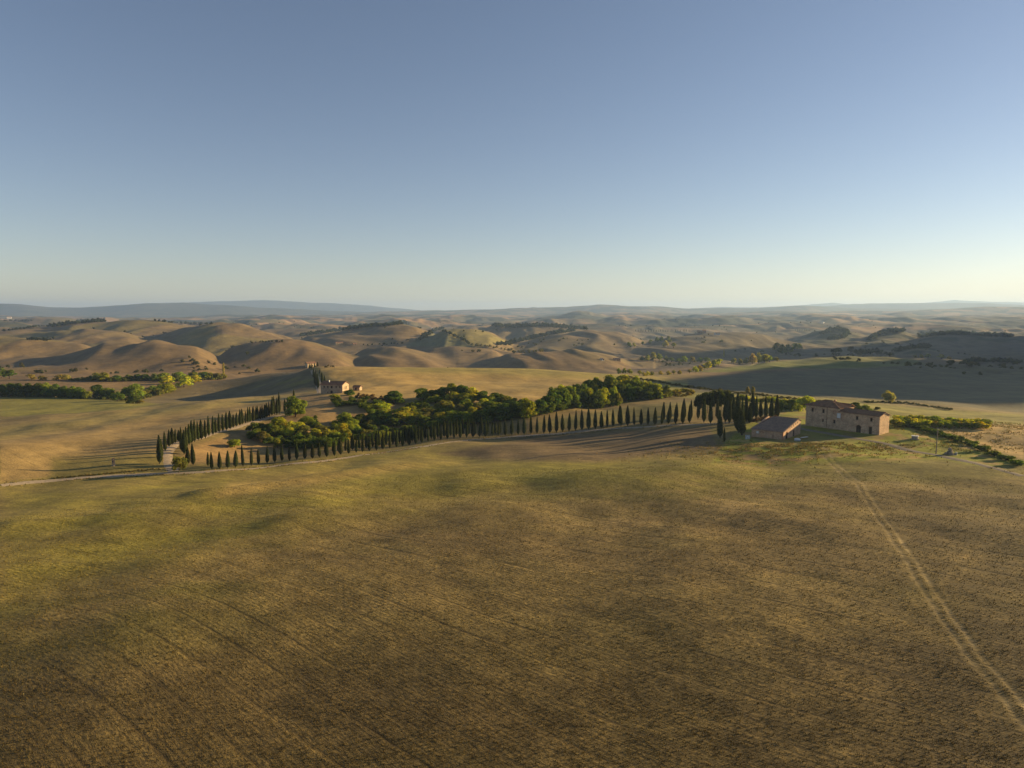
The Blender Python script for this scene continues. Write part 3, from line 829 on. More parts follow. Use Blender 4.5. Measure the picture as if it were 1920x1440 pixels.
def blob(center, rad, r, nu=7, nv=5, rough=0.18):
    """closed bumpy core that keeps a crown from being see-through"""
    vs, fs = [], []
    vs.append((0, 0, -1))
    for i in range(1, nv):
        th = math.pi * i / nv
        for j in range(nu):
            ph = 2 * math.pi * (j + 0.5 * (i % 2)) / nu
            vs.append((math.sin(th) * math.cos(ph), math.sin(th) * math.sin(ph), -math.cos(th)))
    vs.append((0, 0, 1))
    V = np.array(vs) * (1 + r.normal(0, rough, (len(vs), 1)).clip(-0.3, 0.3))
    for j in range(nu): fs.append((0, 1 + (j + 1) % nu, 1 + j))
    for i in range(nv - 2):
        for j in range(nu):
            a, b_ = 1 + i * nu + j, 1 + i * nu + (j + 1) % nu
            fs += [(a, b_, b_ + nu), (a, b_ + nu, a + nu)]
    top = len(vs) - 1
    for j in range(nu): fs.append((top - nu + j, top - nu + (j + 1) % nu, top))
    return V * np.array(rad) + np.array(center), np.array(fs)
def crown(name, seed, lobes, n_leaf, leaf, core=0.62, material='leaves', spread=0.32, warm=0.12):
    r = np.random.default_rng(seed)
    Vs, Fs, Ts, off = [], [], [], 0
    vol = np.array([np.prod(l[3:6]) ** (2 / 3) for l in lobes])
    cnt = np.maximum((n_leaf * vol / vol.sum()).astype(int), 8)
    for (cx, cy, cz, rx, ry, rz), k in zip(lobes, cnt):
        V, F = blob((cx, cy, cz), (rx * core, ry * core, rz * core), r)
        Vs.append(V); Fs.append(F + off); off += len(V)
        Ts.append(np.full((len(V), 3), 1.0))
        d = r.normal(0, 1, (k, 3))
        d /= np.linalg.norm(d, axis=1)[:, None]
        d[:, 2] = np.where(d[:, 2] < -0.5, -d[:, 2], d[:, 2])
        rr = r.uniform(0.78, 1.06, k)[:, None]
        rr[r.random(k) < 0.06] *= 1.14
        P = np.array((cx, cy, cz)) + d * rr * np.array((rx, ry, rz))
        V, F = leaf_quads(P, d, leaf, spread, r)
        Vs.append(V); Fs.append(F + off); off += len(V)
        t = np.clip(r.normal(1.0, 0.2, k), 0.5, 1.6) * r.uniform(0.85, 1.15)
        w = r.normal(0, warm, k) + r.normal(0, 0.06)
        T = np.stack([t * (1 + w), t, t * (1 - w)], 1)
        Ts.append(np.repeat(T, 4, 0))
    return foliage_mesh(name, np.concatenate(Vs), np.concatenate(Fs), np.concatenate(Ts), material)
def round_lobes(seed, n=11, w=0.5, h=0.42, zc=0.6):
    """lobes of a crown 1 high (trunk from 0), half width w"""
    r = np.random.default_rng(seed)
    L = [(0, 0, zc, w * 0.62, w * 0.62, h * 0.75)]
    for i in range(n):
        a = 2 * math.pi * i / n * 2.4 + r.uniform(-0.4, 0.4)
        e = r.uniform(-1.0, 1.0)
        q = math.sqrt(max(0, 1 - e * e)) if e > 0 else 1 - 0.25 * e * e
        s = r.uniform(0.30, 0.46)
        L.append((w * 0.66 * q * math.cos(a), w * 0.66 * q * math.sin(a), zc + h * 0.66 * e, w * s * 1.1, w * s * 1.1, w * s * r.uniform(0.8, 1.05)))
    return L
def trunk_mesh(name, h, r0, limbs=4, seed=0, spread=0.25):
    r = random.Random(seed)
    m_ = MB()
    m_.tube([(0, 0, -0.06), (0.01, 0, h * 0.5), (0.0, 0.01, h)], [r0 * 1.25, r0 * 0.85, r0 * 0.6], 7)
    for k in range(limbs):
        a = 2 * math.pi * k / max(limbs, 1) + r.uniform(-0.4, 0.4)
        z0 = h * r.uniform(0.7, 0.98)
        m_.tube([(0, 0, z0), (spread * 0.5 * math.cos(a), spread * 0.5 * math.sin(a), z0 + h * 0.35), (spread * math.cos(a), spread * math.sin(a), z0 + h * r.uniform(0.6, 0.9))], [r0 * 0.5, r0 * 0.34, r0 * 0.14], 5)
    return m_.mesh(name, 'bark', True)

# templates: one unit high, scaled by the tree's Empty
BROAD = []
for k, (w, h, zc, nl) in enumerate([(0.50, 0.52, 0.52, 15), (0.42, 0.52, 0.52, 14), (0.62, 0.50, 0.52, 17), (0.36, 0.54, 0.51, 13), (0.55, 0.52, 0.51, 16), (0.46, 0.50, 0.53, 13)]):
    BROAD.append((crown('crown', 100 + k, round_lobes(200 + k, nl, w, h, zc), 2100, 0.045), trunk_mesh('trunk', 0.24, 0.032, 4, k)))
SMALL = []                                     # fewer leaves, for trees a few pixels high
for k, (w, h, zc, nl) in enumerate([(0.52, 0.52, 0.52, 9), (0.42, 0.53, 0.51, 8), (0.62, 0.52, 0.5, 10), (0.30, 0.54, 0.5, 8)]):
    SMALL.append((crown('crown', 300 + k, round_lobes(310 + k, nl, w, h, zc), 330, 0.075), trunk_mesh('trunk', 0.3, 0.035, 2, 30 + k)))
SHRUB = []
for k in range(3):
    SHRUB.append((crown('crown', 400 + k, [(x, y, z + 0.08, a, a, b_) for x, y, z, a, a, b_ in round_lobes(410 + k, 7, 0.62, 0.40, 0.42)], 520, 0.075), trunk_mesh('trunk', 0.2, 0.03, 3, 60 + k, 0.2)))
def poplar(seed):
    r = np.random.default_rng(seed)
    return [(r.uniform(-.03, .03), r.uniform(-.03, .03), z, w, w, 0.15) for z, w in ((0.25, 0.11), (0.4, 0.15), (0.55, 0.155), (0.7, 0.13), (0.84, 0.09))]
POPLAR = (crown('crown', 500, poplar(5), 420, 0.05), trunk_mesh('trunk', 0.2, 0.02, 0, 80))
def umbrella(seed):
    r = np.random.default_rng(seed)
    L = [(0, 0, 0.78, 0.36, 0.36, 0.2)]
    for i in range(8):
        a = 2 * math.pi * i / 8 + r.uniform(-.3, .3)
        L.append((0.27 * math.cos(a), 0.27 * math.sin(a), 0.74 + r.uniform(-.08, .10), 0.18, 0.18, 0.17))
    return L
PINE = [(crown('crown', 520 + k, round_lobes(520 + k, 11, 0.36, 0.32, 0.68), 1300, 0.036, warm=0.05), trunk_mesh('trunk', 0.5, 0.024, 5, 90 + k, 0.18)) for k in range(2)]
def cypress_crown(seed, n_leaf=850, slim=1.0):
    r = np.random.default_rng(seed)
    lean = r.normal(0, 0.008, 2)
    def prof(z):                               # half width along the height
        t = (z - 0.05) / 0.95
        return slim * 0.075 * (np.clip(t / 0.14, 0, 1) ** 0.6) * (1 - np.clip((t - 0.30) / 0.70, 0, 1) ** 1.7 * 0.96)
    nu, nv = 9, 13
    zs = np.linspace(0.05, 0.985, nv)
    core = []
    for z in zs:
        for j in range(nu):
            a = 2 * math.pi * j / nu
            q = prof(z) * 0.86 * (1 + r.normal(0, 0.10))
            core.append((math.cos(a) * q + lean[0] * z, math.sin(a) * q + lean[1] * z, z))
    F = []
    for i in range(nv - 1):
        for j in range(nu):
            a, b_ = i * nu + j, i * nu + (j + 1) % nu
            F += [(a, b_, b_ + nu), (a, b_ + nu, a + nu)]
    for j in range(1, nu - 1): F += [(0, j + 1, j), ((nv - 1) * nu, (nv - 1) * nu + j, (nv - 1) * nu + j + 1)]
    core = np.array(core)
    z = r.beta(1.15, 1.35, n_leaf) * 0.95 + 0.05
    a = r.uniform(0, 2 * np.pi, n_leaf)
    q = prof(z) * r.uniform(0.80, 1.12, n_leaf)
    P = np.stack([np.cos(a) * q + lean[0] * z, np.sin(a) * q + lean[1] * z, z], 1)
    out = np.stack([np.cos(a), np.sin(a), np.full(n_leaf, 0.25)], 1)
    up = np.stack([np.cos(a) * 0.28, np.sin(a) * 0.28, np.ones(n_leaf)], 1) + r.normal(0, 0.12, (n_leaf, 3))
    up /= np.linalg.norm(up, axis=1)[:, None]
    side = np.cross(up, out); side /= np.linalg.norm(side, axis=1)[:, None]
    L = (0.032 * r.uniform(0.7, 1.4, n_leaf))[:, None]
    W = (0.011 * r.uniform(0.7, 1.3, n_leaf))[:, None]
    V = np.stack([P - up * L * 0.5, P + side * W + out * 0.004, P + up * L, P - side * W + out * 0.004], 1).reshape(-1, 3)
    k = np.arange(n_leaf)[:, None] * 4
    LF = np.concatenate([k + np.array([[0, 1, 2]]), k + np.array([[0, 2, 3]])])
    t = np.clip(r.normal(1.0, 0.22, n_leaf), 0.5, 1.7)
    T = np.repeat(np.stack([t * 1.05, t, t * 0.9], 1), 4, 0)
    return foliage_mesh('crown', np.concatenate([core, V]), np.concatenate([np.array(F), LF + len(core)]),
                        np.concatenate([np.full((len(core), 3), 1.0), T]), 'cypress_leaves')
CYP = [(cypress_crown(600 + k, 850, s), trunk_mesh('trunk', 0.12, 0.017, 0, 110 + k)) for k, s in enumerate((1.0, 0.88, 1.12, 0.95, 1.05, 0.8))]
CYP_SMALL = (cypress_crown(640, 140, 1.1), trunk_mesh('trunk', 0.12, 0.02, 0, 140))
D_, G_, Y_, O_, L_ = (0.10, 0.145, 0.028), (0.205, 0.25, 0.036), (0.34, 0.36, 0.038), (0.18, 0.18, 0.048), (0.27, 0.25, 0.075)
CYPC = (0.042, 0.054, 0.022)
COLNAME = {D_: 'dark green', G_: 'mid green', Y_: 'bright yellow-green', O_: 'olive brown', L_: 'pale sunlit'}
n_plants = 0
def plant(kind, tmpl, x, y, h, wscale, colour, label, category, group, dz=0.0, parts=True, jitter=0.18):
    """one tree: an Empty at its foot with a trunk and a crown"""
    global n_plants
    n_plants += 1
    r = random.Random(n_plants * 7919)
    z = ground(x, y) - 0.05 + dz
    root = empty(kind, (x, y, z), r.uniform(0, 6.28), (h * wscale, h * wscale, h))
    tag(root, label, category, group)
    k = 1 + r.uniform(-jitter, jitter)
    c = tuple(max(0.004, v * k * (1 + r.uniform(-0.08, 0.08))) for v in colour)
    cr = link_mesh('crown', tmpl[0], root, c)
    link_mesh('trunk', tmpl[1], root)
    return root
# ------------------------------------------------------------------ roads
def smooth_line(P, step=1.6):
    P = [Vector((p[0], p[1], 0)) for p in P]
    out = []
    for i in range(len(P) - 1):
        p0, p1, p2, p3 = P[max(i - 1, 0)], P[i], P[i + 1], P[min(i + 2, len(P) - 1)]
        k = max(int((p2 - p1).length / step), 1)
        for j in range(k):
            t = j / k
            out.append(0.5 * ((2 * p1) + (p2 - p0) * t + (2 * p0 - 5 * p1 + 4 * p2 - p3) * t * t + (3 * p1 - p0 - 3 * p2 + p3) * t ** 3))
    out.append(P[-1])
    return out
def road(name, pixels, width, material, label, lift=0.09):
    pts = []
    for q in pixels:
        h = hit(*q) if len(q) == 2 else q[:2]
        if h: pts.append(h)
    L = smooth_line(pts)
    V, F = [], []
    r = random.Random(len(pixels))
    na = 5
    for i, p in enumerate(L):
        d = (L[min(i + 1, len(L) - 1)] - L[max(i - 1, 0)]).normalized()
        nrm = Vector((-d.y, d.x, 0))
        wj = width * (1 + 0.10 * math.sin(i * 0.37) + 0.06 * r.uniform(-1, 1))
        for k in range(na):
            s = (k / (na - 1) - 0.5)
            q = p + nrm * s * wj
            edge = -0.10 if k in (0, na - 1) else (0.0 if k in (1, na - 2) else 0.03)
            V.append((q.x, q.y, ground(q.x, q.y) + lift + edge))
    for i in range(len(L) - 1):
        for k in range(na - 1):
            a = i * na + k
            F.append((a, a + 1, a + na + 1, a + na))
    me = np_mesh(name, np.array(V), np.array(F), MATS[material], True)
    if sum(p.normal.z for p in me.polygons) < 0: me.flip_normals()
    o = link_mesh(name, me)
    tag(o, label, kind='structure')
    return L
ROAD = road('gravel_road', [(2, 910), (60, 904), (130, 898), (200, 893), (300, 888), (380, 885), (450, 880), (520, 873), (600, 865), (700, 851), (800, 836), (850, 828), (900, 823), (960, 819), (1020, 815), (1100, 808), (1160, 803), (1230, 799), (1300, 796), (1360, 793), (1400, 792)], 3.3, 'gravel', 'pale gravel road bending along the cypress row')
AVENUE = road('gravel_avenue', [(326, 884), (317, 868), (315, 852), (322, 838), (342, 827), (380, 819), (430, 805), (480, 790), (530, 777)], 4.0, 'gravel', 'gravel drive climbing between the two rows of cypresses on the left')
LANE = road('farm_lane', [(1420, 792), (1470, 794), (1503, 804), (1560, 814), (1610, 823), (1660, 832), (1712, 846), (1755, 853), (1798, 862), (1853, 875), (1919, 893)], 3.4, 'lane', 'grey farm lane passing in front of the stone farmhouse')
road('hill_drive', [(600, 737), (598, 728), (597, 718), (594, 708), (589, 700), (586, 694)], 4.0, 'gravel', 'pale drive climbing to the house on the hilltop')
# ------------------------------------------------------------------ buildings
def arch_pts(x0, x1, zs, rise, n=8):
    c, r = (x0 + x1) / 2, (x1 - x0) / 2
    return [(c - r * math.cos(math.pi * i / n), zs + rise * math.sin(math.pi * i / n)) for i in range(n + 1)]
def wall_sheet(mb, x0, x1, z0, z1, y0, y1, holes):
    """an upright wall from x0 to x1 with rectangular or arched holes (hx0, hx1, hz0, hz1, arched)"""
    xs = sorted({x0, x1, *[h[0] for h in holes], *[h[1] for h in holes]})
    for a, b_ in zip(xs[:-1], xs[1:]):
        zc = z0
        for h in sorted([h for h in holes if h[0] <= a + 1e-6 and h[1] >= b_ - 1e-6], key=lambda h: h[2]):
            if h[2] - zc > 1e-4: mb.box(a, b_, y0, y1, zc, h[2])
            zc = h[3]
        if z1 - zc > 1e-4: mb.box(a, b_, y0, y1, zc, z1)
    for h in holes:                            # corner pieces that make an arch
        if len(h) > 4 and h[4]:
            rise = (h[1] - h[0]) / 2
            A_ = arch_pts(h[0], h[1], h[3] - rise, rise)
            half = len(A_) // 2
            for i in range(half):
                mb.prism([A_[i], A_[i + 1], (A_[i + 1][0], h[3]), (A_[i][0], h[3])], y0, y1)
            for i in range(half, len(A_) - 1):
                mb.prism([A_[i], A_[i + 1], (A_[i + 1][0], h[3]), (A_[i][0], h[3])], y0, y1)
def opening(parent, h, y0, kind, side=None):
    """the window or door that fills a hole; local frame of the front wall, or of a side wall via 'side'"""
    def place(o):
        if side: o.location, o.rotation_euler = side[0], (0, 0, side[1])
    x0, x1, z0, z1 = h[:4]
    arched = len(h) > 4 and h[4]
    if kind == 'window':
        o = MB().box(x0 + 0.02, x1 - 0.02, y0 + 0.26, y0 + 0.30, z0 + 0.02, z1 - 0.02).build('window', 'pane_dark', parent); place(o)
        f = MB()
        t = 0.07
        f.box(x0, x0 + t, y0 + 0.18, y0 + 0.25, z0, z1); f.box(x1 - t, x1, y0 + 0.18, y0 + 0.25, z0, z1)
        f.box(x0 + t, x1 - t, y0 + 0.18, y0 + 0.25, z0, z0 + t); f.box(x0 + t, x1 - t, y0 + 0.18, y0 + 0.25, z1 - t, z1)
        f.box((x0 + x1) / 2 - 0.03, (x0 + x1) / 2 + 0.03, y0 + 0.19, y0 + 0.24, z0 + t, z1 - t)
        f.build('frame', 'wood_brown', o)
        s = MB().box(x0 - 0.10, x1 + 0.10, y0 - 0.09, y0 + 0.10, z0 - 0.10, z0 + 0.004).build('sill', 'stone_block', o)
        l = MB().box(x0 - 0.12, x1 + 0.12, y0 - 0.035, y0 + 0.10, z1 - 0.004, z1 + 0.20).build('lintel', 'brick_edge', o)
    elif kind in ('door', 'gate'):
        o = MB().box(x0 + 0.02, x1 - 0.02, y0 + 0.24, y0 + 0.30, z0, z1 - 0.02).build('door', 'wood_dark', parent); place(o)
        f = MB()
        n_ = max(3, int((x1 - x0) / 0.25))
        for i in range(n_):
            a = x0 + 0.04 + (x1 - x0 - 0.08) * i / n_
            f.box(a, a + (x1 - x0 - 0.08) / n_ - 0.02, y0 + 0.215, y0 + 0.237, z0 + 0.02, z1 - 0.08)
        f.build('planks', 'wood_dark', o)
        MB().box(x1 - 0.25, x1 - 0.18, y0 + 0.16, y0 + 0.213, z0 + 1.0, z0 + 1.15).build('handle', 'grey_metal', o)
        if not arched: MB().box(x0 - 0.15, x1 + 0.15, y0 - 0.035, y0 + 0.10, z1 - 0.004, z1 + 0.22).build('lintel', 'brick_edge', o)
    elif kind == 'niche':                      # walled-up or shadowed opening
        o = MB().box(x0 + 0.01, x1 - 0.01, y0 + 0.22, y0 + 0.32, z0 + 0.01, z1 - 0.01).build('blocked_opening', 'brick_wall', parent); place(o)
    elif kind == 'white':
        o = MB().box(x0, x1, y0 - 0.05, y0 - 0.004, z0, z1).build('shutter_panel', 'white_paint', parent); place(o)
        f = MB()
        for a, b_ in ((x0, x0 + 0.1), (x1 - 0.1, x1)): f.box(a, b_, y0 - 0.075, y0 - 0.052, z0, z1)
        for a, b_ in ((z0, z0 + 0.1), (z1 - 0.1, z1)): f.box(x0 + 0.1, x1 - 0.1, y0 - 0.075, y0 - 0.052, a, b_)
        f.build('frame', 'grey_metal', o)
        return
    if arched and kind != 'white':
        rise = (x1 - x0) / 2
        inner = arch_pts(x0, x1, z1 - rise, rise)
        outer = arch_pts(x0 - 0.22, x1 + 0.22, z1 - rise, rise + 0.22)
        m_ = MB()
        for i in range(len(inner) - 1):
            m_.prism([inner[i], inner[i + 1], outer[i + 1], outer[i]], y0 - 0.04, y0 - 0.003)
        m_.build('arch', 'brick_edge', o)
def walls(parent, w, d, zt, front, material, right=(), base=-1.2, gable=None, name='wall'):
    """front wall (y 0) with openings, right end wall with openings, plain back and left; returns nothing"""
    t = 0.5
    fh = [f[1:] for f in front if f[0] != 'white']
    mb = MB()
    wall_sheet(mb, 0, w, base, zt, 0, t, fh)
    mb.build('front_wall', material, parent)
    for f in front: opening(parent, f[1:], 0.0, f[0])
    mb = MB()
    rh = [f[1:] for f in right if f[0] != 'white']
    wall_sheet(mb, t, d, base, zt, 0, t, rh)
    if gable:
        for i in range(len(gable) - 1):        # gable above the wall head
            (a, za), (b_, zb) = gable[i], gable[i + 1]
            mb.prism([(a, zt), (b_, zt), (b_, zb), (a, za)], 0, t)
    o = mb.build('end_wall', material, parent)
    o.location, o.rotation_euler = (w, 0, 0), (0, 0, math.pi / 2)
    for f in right: opening(parent, f[1:], 0.0, f[0], side=((w, 0, 0), math.pi / 2))
    mb = MB()
    mb.box(t, w - t, d - t, d, base, zt)
    mb.build('back_wall', material, parent)
    mb = MB()
    mb.box(0, t, t, d, base, zt)
    if gable:
        for i in range(len(gable) - 1):
            (a, za), (b_, zb) = gable[i], gable[i + 1]
            mb.add([(x, y, z) for x in (0, t) for y, z in ((a, zt), (b_, zt), (b_, zb), (a, za))],
                   [(0, 3, 2, 1), (4, 5, 6, 7), (0, 1, 5, 4), (1, 2, 6, 5), (2, 3, 7, 6), (3, 0, 4, 7)])
    mb.build('side_wall', material, parent)
def tiled(parent, planes, material, ridge=None, name='roof', eaves=0.16):
    """roof planes given by their top corners; rows of cover tiles laid down each slope and a ridge"""
    mb = MB()
    for pl in planes: mb.slab(pl, eaves)
    rf = mb.build(name, material, parent)
    rows = MB()
    for pl in planes:
        P = [Vector(p) for p in pl]
        e = (P[1] - P[0]); L = e.length; e.normalize()
        nrm = (P[1] - P[0]).cross(P[2] - P[0]).normalized()
        if nrm.z < 0: nrm = -nrm
        up = nrm.cross(e); 
        if up.z < 0: up = -up
        Q = [((p - P[0]).dot(e), (p - P[0]).dot(up)) for p in P]
        k = int(L / 0.55)
        for i in range(k):
            s = (i + 0.5) * L / k
            hs = []
            for a in range(len(Q)):
                (s0, u0), (s1, u1) = Q[a], Q[(a + 1) % len(Q)]
                if (s0 <= s < s1) or (s1 <= s < s0): hs.append(u0 + (u1 - u0) * (s - s0) / (s1 - s0))
            if len(hs) < 2: continue
            u0, u1 = min(hs), max(hs)
            if u1 - u0 < 0.3: continue
            b0, b1 = P[0] + e * s + up * (u0 - 0.05), P[0] + e * s + up * (u1 - 0.06)
            w2 = e * 0.10
            hgt = nrm * 0.085
            vs = [b0 - w2 + nrm * 0.004, b0 + w2 + nrm * 0.004, b0 + hgt, b1 - w2 + nrm * 0.004, b1 + w2 + nrm * 0.004, b1 + hgt]
            rows.add(vs, [(0, 2, 1), (3, 4, 5), (0, 3, 5, 2), (2, 5, 4, 1), (1, 4, 3, 0)])
    if rows.f:
        o = rows.build('tile_rows', material, rf)
        o['kind'] = 'stuff'
    if ridge:
        rb = MB()
        for a, b_ in ridge: rb.tube([a, b_], [0.13, 0.13], 6)
        rb.build('ridge_tiles', material, rf)
    return rf
def gable_roof(parent, w, d, zt, zr, material, ov=0.45, ymid=None, zback=None, hip=0.0):
    ym = d / 2 if ymid is None else ymid
    zb = zt if zback is None else zback
    sl = (zr - zt) / ym
    sb = (zr - zb) / (d - ym)
    f = [(-ov, -ov, zt - sl * ov + 0.18), (w + ov, -ov, zt - sl * ov + 0.18), (w + ov, ym, zr + 0.18), (-ov + hip, ym, zr + 0.18)]
    k = [(w + ov, d + ov, zb - sb * ov + 0.18), (-ov, d + ov, zb - sb * ov + 0.18), (-ov + hip, ym, zr + 0.18), (w + ov, ym, zr + 0.18)]
    planes = [f, k]
    if hip: planes.append([k[1], f[0], f[3]])
    return tiled(parent, planes, material, [((-ov + hip, ym, zr + 0.2), (w + ov, ym, zr + 0.2))])

# --- the long stone farmhouse: tall block with a hipped roof, lower wing to its right
p0 = Vector(on_z(1510, 797, 0)); p1 = Vector(on_z(1648, 817, 0))
fdir = (p1 - p0); FLEN = fdir.length; frz = math.atan2(fdir.y, fdir.x)
house = empty('stone_farmhouse', (p0.x, p0.y, 0), frz)
tag(house, 'long two-storey stone farmhouse with hipped block and lower wing behind the barn', 'farmhouse')
MW = FLEN * 0.475                              # width of the tall block
MD, MH = 8.2, 8.7
blk = [('window', MW * .17, MW * .17 + .95, 6.0, 7.5), ('window', MW * .50, MW * .50 + .95, 6.0, 7.5), ('niche', MW * .83, MW * .83 + 1.0, 5.9, 7.4, True),
       ('window', MW * .50 + .1, MW * .50 + .75, 2.3, 3.4), ('window', MW * .83 + .1, MW * .83 + .9, 2.4, 3.7), ('niche', MW * .17 + .2, MW * .17 + .8, 2.6, 3.4)]
walls(house, MW, MD, MH, blk, 'stone_wall')
rz_ = MH + 2.2
ov = 0.55
e0 = MH - 0.3
hip = [[(-ov, -ov, e0 + .2), (MW + ov, -ov, e0 + .2), (MW * .60, MD * .5, rz_), (MW * .40, MD * .5, rz_)],
       [(MW + ov, -ov, e0 + .2), (MW + ov, MD + ov, e0 + .2), (MW * .60, MD * .5, rz_)],
       [(MW + ov, MD + ov, e0 + .2), (-ov, MD + ov, e0 + .2), (MW * .40, MD * .5, rz_), (MW * .60, MD * .5, rz_)],
       [(-ov, MD + ov, e0 + .2), (-ov, -ov, e0 + .2), (MW * .40, MD * .5, rz_)]]
rf = tiled(house, hip, 'roof_tiles', [((MW * .4, MD * .5, rz_), (MW * .6, MD * .5, rz_)), ((MW + ov, -ov, e0 + .22), (MW * .6, MD * .5, rz_)), ((-ov, -ov, e0 + .22), (MW * .4, MD * .5, rz_)), ((MW + ov, MD + ov, e0 + .22), (MW * .6, MD * .5, rz_))])
MB().box(MW * .62, MW * .62 + .6, MD * .62, MD * .62 + .6, MH + .6, rz_ + .35).build('chimney', 'brick_wall', rf)
MB().tube([(MW * .66 - 0.25, -0.10, 0.0), (MW * .66 - 0.25, -0.10, MH - 0.25)], [0.07, 0.07], 6).build('downpipe', 'wood_brown', house)
# rear block
rear = MB()
rear.box(MW * .05, MW * .92, MD + 0.003, MD + 4.2, -1.2, 8.3)
rear.build('rear_wall', 'stone_wall', house)
tiled(house, [[(MW * .05 - .4, MD + 4.6, 8.3), (MW * .05 - .4, MD + 2.1, 9.5), (MW * .92 + .4, MD + 2.1, 9.5), (MW * .92 + .4, MD + 4.6, 8.3)][::-1],
              [(MW * .05 - .4, MD + 0.7, 8.75), (MW * .92 + .4, MD + 0.7, 8.75), (MW * .92 + .4, MD + 2.1, 9.5), (MW * .05 - .4, MD + 2.1, 9.5)]], 'roof_tiles', [((MW * .05 - .4, MD + 2.1, 9.52), (MW * .92 + .4, MD + 2.1, 9.52))], name='rear_roof')
# wing: a sub-frame is not needed, its parts hang from the house too
WL, WD, WH = FLEN - MW, 6.8, 7.35
wing = empty('wing', (MW + 0.004, 0.0, 0), 0.0)
wing.parent = house
wg = [('niche', .9, 2.0, 3.9, 6.6, True), ('window', WL * .42, WL * .42 + 1.0, 5.0, 6.35), ('window', WL * .77, WL * .77 + .95, 5.0, 6.4),
      ('gate', WL * .44, WL * .44 + 1.9, 0.05, 3.0, True), ('door', WL * .75, WL * .75 + 1.25, 0.05, 2.9), ('white', -.95, .55, 4.7, 6.7)]
walls(wing, WL, WD, WH, wg, 'stone_wall', right=(), gable=[(0, WH), (WD / 2, WH + 1.15), (WD, WH)])
gable_roof(wing, WL, WD, WH, WH + 1.15, 'roof_tiles', ov=0.4)
for ch in list(wing.children):                 # the wing's parts belong to the house itself
    ch.parent = house
    ch.location = (ch.location.x + MW + 0.004, ch.location.y, ch.location.z)
bpy.data.objects.remove(wing)

# --- barn with a long low front slope
b_c = Vector(on_z(1468, 825.5, -1.0))
brz = math.radians(-45)
BW, BD = 12.4, 15.3
b0 = b_c - Vector((math.cos(brz), math.sin(brz), 0)) * BW
barn = empty('brick_barn', (b0.x, b0.y, -1.15), brz)
tag(barn, 'low brick barn with a broad grey tiled roof in front of the farmhouse', 'barn')
BF, BR, BB, BM = 3.1, 6.7, 5.9, 13.0
bfront = [('white', 1.9, 2.9, 1.55, 2.45), ('niche', 3.6, 4.7, 0.1, 2.4, True), ('niche', 8.2, 8.9, 0.1, 2.1)]
gab = [(0.5, BF), (BM, BR), (BD, BB)]
bright = [('gate', 2.2, 4.2, 0.1, 2.9, True), ('door', 8.6, 10.0, 0.1, 2.8)]
walls(barn, BW, BD, BF, bfront, 'brick_wall', right=bright, gable=gab)
w_ = MB()                                      # back wall is taller than the front one
w_.box(0.5, BW - 0.5, BD - 0.5, BD, BF + 0.002, BB)
w_.build('upper_back_wall', 'brick_wall', barn)
for s in (5.6, 7.0, 8.6, 10.4, 12.1):          # the row of vents under the roof slope
    z = 3.7 + (s - 5.6) * 0.22
    v = MB().box(0.0, 0.45, -0.03, 0.006, z, z + (1.6 if s == 8.6 else 0.75)).build('vent', 'pane_dark', barn)
    v.location, v.rotation_euler = (BW, 0, 0), (0, 0, math.pi / 2)
    v.location = (BW - math.sin(math.pi / 2) * 0.0, s, 0)
gable_roof(barn, BW, BD, BF, BR, 'roof_tiles_grey', ov=0.35, ymid=BM, zback=BB, hip=4.0)
MB().box(BW - 0.42, BW + 0.012, -0.012, 0.42, -0.9, BF - 0.05).build('corner_pier', 'brick_edge', barn)

# --- farmhouse on the far side of the ravine
q = hit(601.5, 739)
h2 = empty('gabled_farmhouse', (q[0], q[1], q[2]), math.radians(-14))
tag(h2, 'gabled stone farmhouse with sunlit end wall above the ravine wood', 'farmhouse')
H2W, H2D, H2H = 15.2, 8.6, 6.2
fr = [('window', H2W * k, H2W * k + 0.9, 4.1, 5.4) for k in (.13, .30, .68, .85)] + [('gate', H2W * .44, H2W * .44 + 1.7, 0.05, 2.5, True), ('window', H2W * .46, H2W * .46 + 1.3, 3.9, 5.4), ('window', H2W * .30, H2W * .30 + .7, 0.8, 1.6)]
walls(h2, H2W, H2D, H2H, fr, 'render_wall', right=[('window', 3.2, 3.9, 3.4, 5.0), ('window', 4.9, 5.6, 3.4, 5.0), ('door', 4.0, 5.3, 0.05, 2.3)], gable=[(0, H2H), (H2D / 2, H2H + 1.7), (H2D, H2H)], base=-2.0)
rf = gable_roof(h2, H2W, H2D, H2H, H2H + 1.7, 'roof_tiles')
MB().box(H2W * .28, H2W * .28 + .55, H2D * .30, H2D * .30 + .55, H2H + 0.6, H2H + 2.6).build('chimney', 'white_paint', rf)
# lean-to beside it
q = at(662, 735, h2.location.y + 8)
sh = empty('lean_to_shed', (q[0], q[1], ground(q[0], q[1])), math.radians(-14))
tag(sh, 'small pale shed with tiled roof beside the gabled farmhouse', 'shed')
walls(sh, 4.6, 3.6, 2.3, [('door', 1.4, 2.6, 0.05, 1.9)], 'render_wall', gable=[(0, 2.3), (1.8, 3.1), (3.6, 2.3)], base=-1.5)
gable_roof(sh, 4.6, 3.6, 2.3, 3.1, 'roof_tiles')
